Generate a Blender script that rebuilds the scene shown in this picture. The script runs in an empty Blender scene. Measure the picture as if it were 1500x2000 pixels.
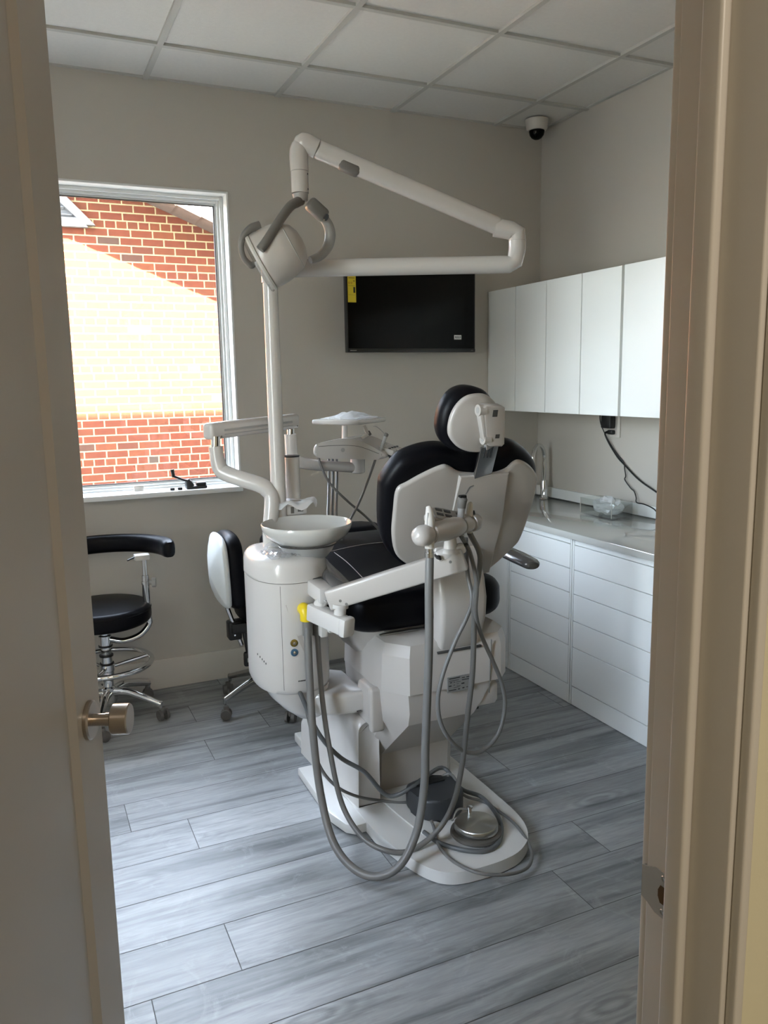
import bpy, bmesh, math, random
from mathutils import Vector, Matrix
random.seed(7)
sc = bpy.context.scene
COL = sc.collection
PI = math.pi

# ------------------------------------------------------------------ helpers
def V(*a):
    return Vector(a[0]) if len(a) == 1 else Vector(a)

def new():
    return bmesh.new()

def root_loc(o):
    while o.parent is not None:
        o = o.parent
    return Vector(o.location)

def obj(name, bm, mat, parent=None, sharp=38, subsurf=0):
    bmesh.ops.recalc_face_normals(bm, faces=bm.faces[:])
    if parent is None:
        xs = [v.co.x for v in bm.verts]; ys = [v.co.y for v in bm.verts]; zs = [v.co.z for v in bm.verts]
        loc = Vector(((min(xs) + max(xs)) / 2, (min(ys) + max(ys)) / 2, min(zs)))
    else:
        loc = root_loc(parent)
    for v in bm.verts:
        v.co -= loc
    me = bpy.data.meshes.new(name)
    bm.to_mesh(me); bm.free()
    for p in me.polygons:
        p.use_smooth = True
    me.set_sharp_from_angle(angle=math.radians(sharp))
    mats = mat if isinstance(mat, (list, tuple)) else [mat]
    for m in mats:
        me.materials.append(m)
    o = bpy.data.objects.new(name, me)
    COL.objects.link(o)
    if parent is None:
        o.location = loc
    else:
        o.parent = parent
    if subsurf:
        md = o.modifiers.new('subdivision', 'SUBSURF'); md.levels = subsurf; md.render_levels = subsurf
    return o

def tag(o, label, cat, group=None):
    o['label'] = label; o['category'] = cat
    if group:
        o['group'] = group
    return o

def thing(name, loc, label, cat, group=None):
    o = bpy.data.objects.new(name, None)
    o.empty_display_size = 0.05
    o.location = loc
    COL.objects.link(o)
    return tag(o, label, cat, group)

def struct(name, bm, mat, parent=None, **k):
    o = obj(name, bm, mat, parent, **k)
    if parent is None:
        o['kind'] = 'structure'
    return o

def box(bm, lo, hi, bevel=0, seg=2, M=None):
    lo = V(lo); hi = V(hi)
    c = (lo + hi) / 2; s = hi - lo
    r = bmesh.ops.create_cube(bm, size=1)
    vs = r['verts']
    for v in vs:
        v.co = Vector((v.co.x * s.x + c.x, v.co.y * s.y + c.y, v.co.z * s.z + c.z))
    if bevel:
        es = list({e for v in vs for e in v.link_edges})
        r2 = bmesh.ops.bevel(bm, geom=es, offset=min(bevel, min(s) * .49), segments=seg, profile=.5, affect='EDGES')
        vs = list({v for f in r2['faces'] for v in f.verts})
    if M is not None:
        for v in vs:
            v.co = M @ v.co
    return vs

def frame_of(d, up=(0, 0, 1)):
    d = V(d).normalized(); u = V(up)
    if abs(d.dot(u)) > .98:
        u = Vector((0, 1, 0))
    x = u.cross(d).normalized(); y = d.cross(x)
    return x, y, d

def beam(bm, p0, p1, w, h, bevel=.004, up=(0, 0, 1), w1=None, h1=None, seg=2):
    """rectangular bar from p0 to p1 (w sideways, h along up), may taper"""
    p0 = V(p0); p1 = V(p1)
    x, y, d = frame_of(p1 - p0, up)
    w1 = w1 or w; h1 = h1 or h
    vs = []
    for p, ww, hh in ((p0, w, h), (p1, w1, h1)):
        for sx, sy in ((-1, -1), (1, -1), (1, 1), (-1, 1)):
            vs.append(bm.verts.new(p + x * sx * ww / 2 + y * sy * hh / 2))
    fs = [(0, 1, 2, 3), (4, 5, 6, 7), (0, 1, 5, 4), (1, 2, 6, 5), (2, 3, 7, 6), (3, 0, 4, 7)]
    faces = [bm.faces.new([vs[i] for i in f]) for f in fs]
    if bevel:
        es = list({e for f in faces for e in f.edges})
        bmesh.ops.bevel(bm, geom=es, offset=bevel, segments=seg, profile=.5, affect='EDGES')

def rings(bm, rs, closed=False, cap=True):
    """loft between rings of equal vertex count"""
    vr = [[bm.verts.new(p) for p in r] for r in rs]
    n = len(vr[0])
    m = len(vr)
    for i in range(m if closed else m - 1):
        a, b = vr[i], vr[(i + 1) % m]
        for j in range(n):
            k = (j + 1) % n
            bm.faces.new((a[j], a[k], b[k], b[j]))
    if cap and not closed:
        bm.faces.new(vr[0][::-1]); bm.faces.new(vr[-1])
    return vr

def cyl(bm, p0, p1, r0, r1=None, seg=24, cap=True):
    p0 = V(p0); p1 = V(p1); r1 = r0 if r1 is None else r1
    x, y, d = frame_of(p1 - p0)
    rs = []
    for p, r in ((p0, r0), (p1, r1)):
        rs.append([p + (x * math.cos(a) + y * math.sin(a)) * r for a in [2 * PI * i / seg for i in range(seg)]])
    rings(bm, rs, cap=cap)

def lathe(bm, prof, c=(0, 0, 0), axis=(0, 0, 1), seg=40, sx=1, sy=1, cap=True):
    """prof: (radius, height) list about the axis through c"""
    c = V(c); x, y, d = frame_of(axis)
    rs = []
    for r, h in prof:
        r = max(r, 1e-4)
        rs.append([c + d * h + x * math.cos(a) * r * sx + y * math.sin(a) * r * sy for a in [2 * PI * i / seg for i in range(seg)]])
    rings(bm, rs, cap=cap)

def spline(pts, n=6, closed=False):
    P = [V(p) for p in pts]
    out = []
    m = len(P)
    for i in range(m if closed else m - 1):
        if closed:
            a, b, c, d = P[(i - 1) % m], P[i], P[(i + 1) % m], P[(i + 2) % m]
        else:
            b, c = P[i], P[i + 1]
            a = P[i - 1] if i > 0 else b * 2 - c
            d = P[i + 2] if i + 2 < m else c * 2 - b
        for k in range(n):
            t = k / n
            out.append(.5 * ((2 * b) + (c - a) * t + (2 * a - 5 * b + 4 * c - d) * t * t + (3 * b - a - 3 * c + d) * t ** 3))
    if not closed:
        out.append(P[-1].copy())
    return out

def tube(bm, pts, r, seg=12, n=6, closed=False, smooth=True, sx=1.0, up=None):
    """round (or flattened) tube along the points; r may be a list, one per input point"""
    if isinstance(r, (list, tuple)):
        rr = []
        m = len(pts)
        for i in range(m - 1):
            for k in range(n if smooth else 1):
                rr.append(r[i] + (r[i + 1] - r[i]) * k / (n if smooth else 1))
        rr.append(r[-1])
    P = spline(pts, n, closed) if smooth else [V(p) for p in pts]
    if not isinstance(r, (list, tuple)):
        rr = [r] * len(P)
    rs = []
    prev = None
    m = len(P)
    for i, p in enumerate(P):
        if closed:
            d = P[(i + 1) % m] - P[(i - 1) % m]
        else:
            d = P[min(i + 1, m - 1)] - P[max(i - 1, 0)]
        d.normalize()
        if prev is None:
            x, y, _ = frame_of(d, up or (0, 0, 1))
        else:
            x = prev - d * prev.dot(d)
            x.normalize(); y = d.cross(x)
        prev = x
        rs.append([p + (x * math.cos(a) * sx + y * math.sin(a)) * rr[i] for a in [2 * PI * k / seg for k in range(seg)]])
    rings(bm, rs, closed=closed)

def prism(bm, poly, f, w0, w1, bevel=0, seg=2):
    """poly in (u, v), f(u, v, w) -> world; extruded from w0 to w1"""
    a = [bm.verts.new(f(u, v, w0)) for u, v in poly]
    b = [bm.verts.new(f(u, v, w1)) for u, v in poly]
    n = len(poly)
    fs = [bm.faces.new(a[::-1]), bm.faces.new(b)]
    for i in range(n):
        j = (i + 1) % n
        fs.append(bm.faces.new((a[i], a[j], b[j], b[i])))
    if bevel:
        es = list(fs[0].edges) + list(fs[1].edges)
        bmesh.ops.bevel(bm, geom=es, offset=bevel, segments=seg, profile=.5, affect='EDGES')

def inset(poly, d):
    """move a closed outline inwards by d (2-D, simple)"""
    n = len(poly)
    A = sum(poly[i][0] * poly[(i + 1) % n][1] - poly[(i + 1) % n][0] * poly[i][1] for i in range(n))
    s = 1 if A > 0 else -1
    out = []
    for i in range(n):
        p0, p1, p2 = poly[i - 1], poly[i], poly[(i + 1) % n]
        t = Vector((p2[0] - p0[0], p2[1] - p0[1]))
        t.normalize()
        out.append((p1[0] - t.y * s * d, p1[1] + t.x * s * d))
    return out

def curve2(poly, n=5):
    return [(p.x, p.y) for p in spline([(u, v, 0) for u, v in poly], n, True)]

def pillow(bm, poly, f, w0, w1, r, seg=5, crown=0.0, crown_in=None):
    """soft slab: outline poly, from w0 to w1, rim rounded by r, w1 face crowned"""
    rs = []
    sgn = 1 if w1 > w0 else -1
    for k in range(seg + 1):
        a = PI / 2 * k / seg
        o = inset(poly, r * (1 - math.sin(a)))
        rs.append([f(u, v, w0 + sgn * r * (1 - math.cos(a))) for u, v in o])
    for k in range(1, seg + 1):
        a = PI / 2 * k / seg
        o = inset(poly, r * (1 - math.cos(a)))
        rs.append([f(u, v, w1 - sgn * r * (1 - math.sin(a))) for u, v in o])
    if crown:
        base = inset(poly, r)
        cx = sum(p[0] for p in base) / len(base); cy = sum(p[1] for p in base) / len(base)
        for s in (.8, .55, .3, .1):
            h = crown * (1 - s * s)
            rs.append([f(cx + (u - cx) * s, cy + (v - cy) * s, w1 + sgn * h) for u, v in base])
    rings(bm, rs)

def oval(cx, cy, rx, ry, n=40, p=2.0):
    out = []
    for i in range(n):
        a = 2 * PI * i / n
        c, s = math.cos(a), math.sin(a)
        out.append((cx + rx * math.copysign(abs(c) ** (2 / p), c), cy + ry * math.copysign(abs(s) ** (2 / p), s)))
    return out

def xyz(u, v, w):
    return Vector((u, v, w))

def text_mesh(name, body, mat, parent, origin, xdir, ydir, size, align='LEFT'):
    cu = bpy.data.curves.new(name, 'FONT')
    cu.body = body; cu.size = size; cu.align_x = align; cu.extrude = 0.0002
    t = bpy.data.objects.new(name, cu)
    COL.objects.link(t)
    dg = bpy.context.evaluated_depsgraph_get()
    me = bpy.data.meshes.new_from_object(t.evaluated_get(dg))
    bpy.data.objects.remove(t)
    x = V(xdir).normalized(); y = V(ydir).normalized(); z = x.cross(y)
    base = root_loc(parent)
    for v in me.vertices:
        p = V(origin) + x * v.co.x + y * v.co.y + z * v.co.z - base
        v.co = p
    me.materials.clear(); me.materials.append(mat)
    o = bpy.data.objects.new(name, me)
    COL.objects.link(o); o.parent = parent
    return o

# ---------------------------------------------------------------- materials
def mat(name, col, rough=.5, metal=0.0, spec=.5, coat=0.0, bump=0.0, bscale=200, vary=0.0, vscale=3):
    m = bpy.data.materials.new(name); m.use_nodes = True
    nt = m.node_tree; b = nt.nodes['Principled BSDF']
    b.inputs['Base Color'].default_value = (*col, 1)
    b.inputs['Roughness'].default_value = rough
    b.inputs['Metallic'].default_value = metal
    b.inputs['Specular IOR Level'].default_value = spec
    b.inputs['Coat Weight'].default_value = coat
    b.inputs['Coat Roughness'].default_value = .08
    tc = nt.nodes.new('ShaderNodeTexCoord')
    if bump:
        n = nt.nodes.new('ShaderNodeTexNoise'); n.inputs['Scale'].default_value = bscale; n.inputs['Detail'].default_value = 3
        bp = nt.nodes.new('ShaderNodeBump'); bp.inputs['Strength'].default_value = bump; bp.inputs['Distance'].default_value = .002
        nt.links.new(tc.outputs['Object'], n.inputs['Vector'])
        nt.links.new(n.outputs['Fac'], bp.inputs['Height']); nt.links.new(bp.outputs['Normal'], b.inputs['Normal'])
    if vary:
        n = nt.nodes.new('ShaderNodeTexNoise'); n.inputs['Scale'].default_value = vscale; n.inputs['Detail'].default_value = 4
        r = nt.nodes.new('ShaderNodeMapRange'); r.inputs['To Min'].default_value = 1 - vary; r.inputs['To Max'].default_value = 1 + vary
        mx = nt.nodes.new('ShaderNodeVectorMath'); mx.operation = 'SCALE'; mx.inputs[0].default_value = col
        nt.links.new(tc.outputs['Object'], n.inputs['Vector'])
        nt.links.new(n.outputs['Fac'], r.inputs['Value']); nt.links.new(r.outputs['Result'], mx.inputs['Scale'])
        nt.links.new(mx.outputs['Vector'], b.inputs['Base Color'])
    return m

WALL = mat('greige wall paint', (.56, .525, .47), .7, spec=.25, bump=.08, bscale=350)
CREAM = mat('cream hall paint', (.74, .69, .50), .7, spec=.25, bump=.08, bscale=300)
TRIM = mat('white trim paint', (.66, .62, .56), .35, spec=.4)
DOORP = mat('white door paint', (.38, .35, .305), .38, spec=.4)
CEIL = mat('ceiling tile', (.72, .70, .66), .9, spec=.1, bump=.5, bscale=420, vary=.05, vscale=60)
GRID = mat('ceiling grid metal', (.52, .51, .47), .5)
WHITE = mat('white glossy plastic', (.58, .555, .52), .22, coat=.25)
SHELL = mat('white moulded shell', (.47, .435, .395), .28, coat=.15)
BASEW = mat('white enamelled steel', (.64, .63, .60), .3)
CERAM = mat('white ceramic', (.56, .55, .51), .12, coat=.3)
VINYL = mat('black vinyl', (.0035, .0035, .005), .40, spec=.13, bump=.12, bscale=260)
STITCH = mat('pale stitching', (.45, .43, .41), .8)
GREYP = mat('grey plastic', (.155, .145, .13), .45)
DGREY = mat('dark grey plastic', (.035, .037, .04), .5)
LGREY = mat('light grey plastic', (.36, .35, .33), .4)
HOSE = mat('grey silicone hose', (.155, .150, .140), .42, bump=.05)
HOSED = mat('dark grey hose', (.10, .105, .105), .42)
CHROME = mat('chrome', (.74, .74, .74), .08, metal=1)
SATIN = mat('satin steel plate', (.50, .50, .49), .35, metal=.35)
STEEL = mat('brushed steel', (.42, .42, .41), .3, metal=1)
NICKEL = mat('satin nickel', (.48, .42, .36), .28, metal=1)
ARMREST = mat('metallic grey armrest', (.20, .195, .19), .25, metal=.55)
BLACK = mat('black plastic', (.008, .008, .008), .4)
RUBBER = mat('dark rubber', (.055, .054, .052), .6)
CASTER = mat('grey caster', (.12, .112, .105), .5)
CAB = mat('white laminate', (.86, .87, .84), .3, spec=.45)
COUNTER = mat('polished white quartz', (.56, .56, .52), .04, spec=.6, coat=.9)
VINYLW = mat('white vinyl frame', (.84, .85, .83), .35)
SCREEN = mat('tv glass', (.003, .003, .0025), .1, spec=.12)
YELLOW = mat('yellow sticker', (.62, .47, .02), .6)
YELP = mat('yellow plastic', (.75, .55, .01), .35)
BLUEP = mat('blue metal ring', (.10, .22, .36), .3, metal=.6)
GOLD = mat('brass', (.48, .38, .12), .25, metal=1)
STICK = mat('white sticker', (.6, .6, .58), .6)
PRINT = mat('black print', (.01, .01, .01), .6)
REDP = mat('red print', (.35, .10, .01), .6)
PLATE = mat('silver grey label', (.22, .215, .20), .5)
SEAM = mat('dark seam', (.05, .047, .043), .7)
MIRROR = mat('lamp reflector', (.85, .8, .7), .12, metal=1)
STRIP = mat('off white trim', (.60, .57, .52), .4)
CONC = mat('concrete', (.10, .095, .085), .9, vary=.15)
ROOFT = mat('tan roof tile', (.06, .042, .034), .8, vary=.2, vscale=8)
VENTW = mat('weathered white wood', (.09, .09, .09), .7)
DARKV = mat('dark louvre', (.06, .06, .06), .8)

def clear_mat(name, tint, gloss=.12, rough=.03, white=0.0):
    """thin clear sheet: lets light straight through, reflects a little by angle"""
    m = bpy.data.materials.new(name); m.use_nodes = True
    nt = m.node_tree; nt.nodes.clear()
    out = nt.nodes.new('ShaderNodeOutputMaterial')
    tr = nt.nodes.new('ShaderNodeBsdfTransparent'); tr.inputs['Color'].default_value = (*tint, 1)
    gl = nt.nodes.new('ShaderNodeBsdfGlossy'); gl.inputs['Roughness'].default_value = rough
    lw = nt.nodes.new('ShaderNodeLayerWeight'); lw.inputs['Blend'].default_value = .5
    fr = nt.nodes.new('ShaderNodeMath'); fr.operation = 'POWER'; fr.inputs[1].default_value = 4.0
    nt.links.new(lw.outputs['Facing'], fr.inputs[0])
    ad = nt.nodes.new('ShaderNodeMath'); ad.operation = 'ADD'; ad.inputs[1].default_value = gloss; ad.use_clamp = True
    mx = nt.nodes.new('ShaderNodeMixShader')
    nt.links.new(fr.outputs[0], ad.inputs[0]); nt.links.new(ad.outputs[0], mx.inputs[0])
    nt.links.new(tr.outputs[0], mx.inputs[1]); nt.links.new(gl.outputs[0], mx.inputs[2])
    last = mx
    if white:
        df = nt.nodes.new('ShaderNodeBsdfTranslucent'); df.inputs['Color'].default_value = (.93, .94, .94, 1)
        d2 = nt.nodes.new('ShaderNodeBsdfDiffuse'); d2.inputs['Color'].default_value = (.93, .94, .94, 1)
        m1 = nt.nodes.new('ShaderNodeMixShader'); m1.inputs[0].default_value = .5
        nt.links.new(df.outputs[0], m1.inputs[1]); nt.links.new(d2.outputs[0], m1.inputs[2])
        m2 = nt.nodes.new('ShaderNodeMixShader'); m2.inputs[0].default_value = white
        nt.links.new(mx.outputs[0], m2.inputs[1]); nt.links.new(m1.outputs[0], m2.inputs[2])
        last = m2
    nt.links.new(last.outputs[0], out.inputs['Surface'])
    return m

PANE = clear_mat('window glass', (.97, .98, .97), .05, .0)
ACRYL = clear_mat('clear acrylic', (.95, .96, .95), .07, .03)
FILM = clear_mat('plastic film', (.93, .95, .97), .22, .12, white=.18)
BAGW = clear_mat('crumpled clear plastic', (.95, .96, .98), .35, .12, white=.88)
CUPG = clear_mat('frosted drain cup', (.9, .9, .88), .2, .1, white=.45)

def floor_mat():
    m = bpy.data.materials.new('grey wood look planks'); m.use_nodes = True
    nt = m.node_tree; N = nt.nodes; L = nt.links; b = N['Principled BSDF']
    tc = N.new('ShaderNodeTexCoord')
    at = N.new('ShaderNodeAttribute'); at.attribute_name = 'plank'
    mul = N.new('ShaderNodeVectorMath'); mul.operation = 'SCALE'; mul.inputs['Scale'].default_value = 37
    L.new(at.outputs['Vector'], mul.inputs[0])
    add = N.new('ShaderNodeVectorMath'); add.operation = 'ADD'
    L.new(tc.outputs['Object'], add.inputs[0]); L.new(mul.outputs['Vector'], add.inputs[1])
    def noise(scale, sx, sy, detail=5, dist=0.0, rough=.55):
        mp = N.new('ShaderNodeMapping'); mp.inputs['Scale'].default_value = (sx, sy, 1)
        n = N.new('ShaderNodeTexNoise'); n.inputs['Scale'].default_value = scale
        n.inputs['Detail'].default_value = detail; n.inputs['Distortion'].default_value = dist; n.inputs['Roughness'].default_value = rough
        L.new(add.outputs['Vector'], mp.inputs['Vector']); L.new(mp.outputs['Vector'], n.inputs['Vector'])
        return n
    streak = noise(2.4, .38, 4.6, 6, 1.0)          # broad dark veins along the plank
    fine = noise(26, .42, 3.6, 6, .6)               # fine grain
    blot = noise(2.2, .6, 1.6, 3)
    vein = noise(3.4, .42, 4.6, 8, 2.2, .6)       # thin darker veins
    r1 = N.new('ShaderNodeValToRGB')
    e = r1.color_ramp.elements
    e[0].position = .27; e[0].color = (.125, .133, .135, 1)
    e[1].position = .62; e[1].color = (.345, .356, .36, 1)
    e2 = r1.color_ramp.elements.new(.42); e2.color = (.225, .235, .238, 1)
    e3 = r1.color_ramp.elements.new(.50); e3.color = (.30, .311, .315, 1)
    L.new(streak.outputs['Fac'], r1.inputs['Fac'])
    r2 = N.new('ShaderNodeMapRange'); r2.inputs['From Min'].default_value = .3; r2.inputs['From Max'].default_value = .7
    r2.inputs['To Min'].default_value = .84; r2.inputs['To Max'].default_value = 1.10
    L.new(fine.outputs['Fac'], r2.inputs['Value'])
    r3 = N.new('ShaderNodeMapRange'); r3.inputs['From Min'].default_value = .3; r3.inputs['From Max'].default_value = .7
    r3.inputs['To Min'].default_value = .84; r3.inputs['To Max'].default_value = 1.14
    L.new(blot.outputs['Fac'], r3.inputs['Value'])
    r5 = N.new('ShaderNodeMapRange'); r5.inputs['From Min'].default_value = .33; r5.inputs['From Max'].default_value = .46
    r5.inputs['To Min'].default_value = .74; r5.inputs['To Max'].default_value = 1.0
    L.new(vein.outputs['Fac'], r5.inputs['Value'])
    # knots: rings around sparse cell centres
    mp = N.new('ShaderNodeMapping'); mp.inputs['Scale'].default_value = (1.0, 3.2, 1)
    L.new(add.outputs['Vector'], mp.inputs['Vector'])
    vo = N.new('ShaderNodeTexVoronoi'); vo.inputs['Scale'].default_value = 1.35
    L.new(mp.outputs['Vector'], vo.inputs['Vector'])
    wv = N.new('ShaderNodeMath'); wv.operation = 'MULTIPLY'; wv.inputs[1].default_value = 95
    nadd = N.new('ShaderNodeMath'); nadd.operation = 'MULTIPLY_ADD'; nadd.inputs[1].default_value = 5.0
    L.new(vo.outputs['Distance'], wv.inputs[0]); L.new(fine.outputs['Fac'], nadd.inputs[0]); L.new(wv.outputs[0], nadd.inputs[2])
    sn = N.new('ShaderNodeMath'); sn.operation = 'SINE'; L.new(nadd.outputs[0], sn.inputs[0])
    mask = N.new('ShaderNodeMapRange'); mask.inputs['From Min'].default_value = .05; mask.inputs['From Max'].default_value = .26
    mask.inputs['To Min'].default_value = .24; mask.inputs['To Max'].default_value = 0
    L.new(vo.outputs['Distance'], mask.inputs['Value'])
    kn = N.new('ShaderNodeMath'); kn.operation = 'MULTIPLY_ADD'; kn.inputs[2].default_value = 1.0
    L.new(sn.outputs[0], kn.inputs[0]); L.new(mask.outputs['Result'], kn.inputs[1])
    sep = N.new('ShaderNodeSeparateXYZ'); L.new(at.outputs['Vector'], sep.inputs[0])
    r4 = N.new('ShaderNodeMapRange'); r4.inputs['To Min'].default_value = .86; r4.inputs['To Max'].default_value = 1.14
    L.new(sep.outputs['X'], r4.inputs['Value'])
    p = None
    for x in (r2.outputs['Result'], r5.outputs['Result'], r3.outputs['Result'], kn.outputs[0], r4.outputs['Result']):
        if p is None:
            p = x
        else:
            q = N.new('ShaderNodeMath'); q.operation = 'MULTIPLY'; L.new(p, q.inputs[0]); L.new(x, q.inputs[1]); p = q.outputs[0]
    sc_ = N.new('ShaderNodeVectorMath'); sc_.operation = 'SCALE'
    L.new(r1.outputs['Color'], sc_.inputs[0]); L.new(p, sc_.inputs['Scale'])
    # pale scuffs and dried mop smears near the door
    mp2 = N.new('ShaderNodeMapping'); mp2.inputs['Scale'].default_value = (1, 1, 1); mp2.inputs['Rotation'].default_value = (0, 0, .6)
    L.new(tc.outputs['Object'], mp2.inputs['Vector'])
    sm = N.new('ShaderNodeTexNoise'); sm.inputs['Scale'].default_value = 5.5; sm.inputs['Detail'].default_value = 8; sm.inputs['Roughness'].default_value = .72
    sm.inputs['Distortion'].default_value = 1.5
    L.new(mp2.outputs['Vector'], sm.inputs['Vector'])
    smr = N.new('ShaderNodeMapRange'); smr.inputs['From Min'].default_value = .56; smr.inputs['From Max'].default_value = .76
    smr.inputs['To Max'].default_value = .42
    L.new(sm.outputs['Fac'], smr.inputs['Value'])
    mixd = N.new('ShaderNodeMix'); mixd.data_type = 'RGBA'
    mixd.inputs[7].default_value = (.55, .57, .59, 1)
    L.new(smr.outputs['Result'], mixd.inputs[0]); L.new(sc_.outputs['Vector'], mixd.inputs[6])
    L.new(mixd.outputs[2], b.inputs['Base Color'])
    rr = N.new('ShaderNodeMapRange'); rr.inputs['To Min'].default_value = .34; rr.inputs['To Max'].default_value = .5
    L.new(sm.outputs['Fac'], rr.inputs['Value']); L.new(rr.outputs['Result'], b.inputs['Roughness'])
    b.inputs['Specular IOR Level'].default_value = .5
    bp = N.new('ShaderNodeBump'); bp.inputs['Strength'].default_value = .12; bp.inputs['Distance'].default_value = .002
    L.new(fine.outputs['Fac'], bp.inputs['Height']); L.new(bp.outputs['Normal'], b.inputs['Normal'])
    return m
PLANK = floor_mat()
GROUT = mat('floor joint', (.10, .10, .10), .8)

def brick_mat():
    """running brick with a header course every sixth row; x along the wall, z up"""
    m = bpy.data.materials.new('red brick'); m.use_nodes = True
    nt = m.node_tree; N = nt.nodes; L = nt.links; b = N['Principled BSDF']
    tc = N.new('ShaderNodeTexCoord'); sp = N.new('ShaderNodeSeparateXYZ'); L.new(tc.outputs['Object'], sp.inputs[0])
    def M(op, a, b_=None, c=None):
        n = N.new('ShaderNodeMath'); n.operation = op
        for i, v in enumerate((a, b_, c)):
            if v is None: continue
            if isinstance(v, (int, float)): n.inputs[i].default_value = v
            else: L.new(v, n.inputs[i])
        return n.outputs[0]
    H = .068; W = .187; J = .0115
    zr = M('DIVIDE', M('ADD', sp.outputs['Z'], 20 * H * 6 + BRICK_Z), H)
    row = M('FLOOR', zr); fz = M('SUBTRACT', zr, row)
    hd = M('LESS_THAN', M('MODULO', row, 6), .5)
    width = M('SUBTRACT', W, M('MULTIPLY', hd, W / 2))
    off = M('MULTIPLY', M('MODULO', row, 2), .5)
    xr = M('ADD', M('DIVIDE', M('ADD', sp.outputs['X'], 50), width), M('ADD', off, M('MULTIPLY', M('FLOOR', M('DIVIDE', row, 6)), .31)))
    colm = M('FLOOR', xr); fx = M('SUBTRACT', xr, colm)
    inz = M('MULTIPLY', M('GREATER_THAN', fz, J / H / 2), M('LESS_THAN', fz, 1 - J / H / 2))
    jx = M('DIVIDE', J / 2, width)
    inx = M('MULTIPLY', M('GREATER_THAN', fx, jx), M('LESS_THAN', fx, M('SUBTRACT', 1, jx)))
    isb = M('MULTIPLY', inz, inx)
    cv = N.new('ShaderNodeCombineXYZ'); L.new(colm, cv.inputs[0]); L.new(row, cv.inputs[1])
    wn = N.new('ShaderNodeTexWhiteNoise'); wn.noise_dimensions = '2D'; L.new(cv.outputs[0], wn.inputs['Vector'])
    rp = N.new('ShaderNodeValToRGB'); rp.color_ramp.interpolation = 'LINEAR'
    e = rp.color_ramp.elements
    e[0].position = 0; e[0].color = (.030, .019, .013, 1)
    e[1].position = 1; e[1].color = (.074, .0190, .0066, 1)
    for pos, c in ((.012, (.046, .014, .0075)), (.035, (.062, .0145, .006)), (.5, (.070, .0155, .006)), (.8, (.064, .0172, .0066))):
        q = rp.color_ramp.elements.new(pos); q.color = (*c, 1)
    L.new(wn.outputs['Value'], rp.inputs['Fac'])
    ns = N.new('ShaderNodeTexNoise'); ns.inputs['Scale'].default_value = 30; ns.inputs['Detail'].default_value = 6
    L.new(tc.outputs['Object'], ns.inputs['Vector'])
    mr = N.new('ShaderNodeMapRange'); mr.inputs['To Min'].default_value = .6; mr.inputs['To Max'].default_value = 1.35
    L.new(ns.outputs['Fac'], mr.inputs['Value'])
    vs = N.new('ShaderNodeVectorMath'); vs.operation = 'SCALE'; L.new(rp.outputs['Color'], vs.inputs[0]); L.new(mr.outputs['Result'], vs.inputs['Scale'])
    mx = N.new('ShaderNodeMix'); mx.data_type = 'RGBA'; mx.inputs[6].default_value = (.165, .128, .066, 1)
    L.new(isb, mx.inputs[0]); L.new(vs.outputs['Vector'], mx.inputs[7])
    L.new(mx.outputs[2], b.inputs['Base Color']); b.inputs['Roughness'].default_value = .85; b.inputs['Specular IOR Level'].default_value = .2
    bp = N.new('ShaderNodeBump'); bp.inputs['Strength'].default_value = .5; bp.inputs['Distance'].default_value = .006
    L.new(isb, bp.inputs['Height']); L.new(bp.outputs['Normal'], b.inputs['Normal'])
    return m
BRICK_Z = .03
BRICK = brick_mat()
SKY_S, SUN_S, HALL_W, EXPO = 15.0, 340.0, 30.0, 0.2
SKY_SAT, HAZE = .62, .6
FILL_WIN = (1.0, 1.7, .8, 2.3)  # extent of the added fill window in the left wall
FPIX = 1562.335
CAMM = Matrix(((0.909688, 0.082828, -0.406948, 0.000000), (-0.414941, 0.140995, -0.898857, 0.000000), (-0.017073, 0.986539, 0.162630, 1.500000), (0.000000, 0.000000, 0.000000, 1.000000)))

# ==================================================================== SETTING
YB, XR, XL, ZC = 3.935, 2.785, -.80, 2.85      # back wall, right wall, left wall, ceiling
YF = .5425                                       # hall face of the door wall (room face at .659)
ZD = 2.42                                       # door opening height

# ---- floor: wood look planks laid along x, joints as real gaps
def build_floor():
    bm = new()
    ly = bm.faces.layers.int.new('mi')
    lay = bm.faces.layers.float_vector.new('plank')
    g = .0013
    W = .2
    y0 = 1.845 - W * 21
    k = 0
    known = {20: .182, 21: .41, 22: .95, 23: 1.06, 24: .424, 25: .235, 26: .98, 27: .61, 28: .90}
    rnd = random.Random(3)
    y = y0
    while y < YB + .05:
        ya, yb = max(y + g, -2.3), min(y + W - g, YB + .02)
        off = known.get(k, rnd.uniform(-.5, .7))
        xs = [off + 1.2 * i for i in range(-4, 5)]
        for a, b in zip(xs, xs[1:]):
            a2, b2 = max(a + g, -1.6), min(b - g, XR + .35)
            if b2 <= a2 or yb <= ya:
                continue
            f = bm.faces.new([bm.verts.new(p) for p in ((a2, ya, 0), (b2, ya, 0), (b2, yb, 0), (a2, yb, 0))])
            f[lay] = Vector((rnd.random(), rnd.random(), rnd.random())); f.material_index = 0
        y += W; k += 1
    r = bmesh.ops.create_cube(bm, size=1)
    for v in r['verts']:
        v.co = Vector((-1.6 + (v.co.x + .5) * (XR + 1.95), -2.3 + (v.co.y + .5) * (YB + 2.32), -.101 + (v.co.z + .5) * .1))
    for f in {f for v in r['verts'] for f in v.link_faces}:
        f.material_index = 1
    o = struct('floor', bm, [PLANK, GROUT])
    return o
build_floor()

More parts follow.
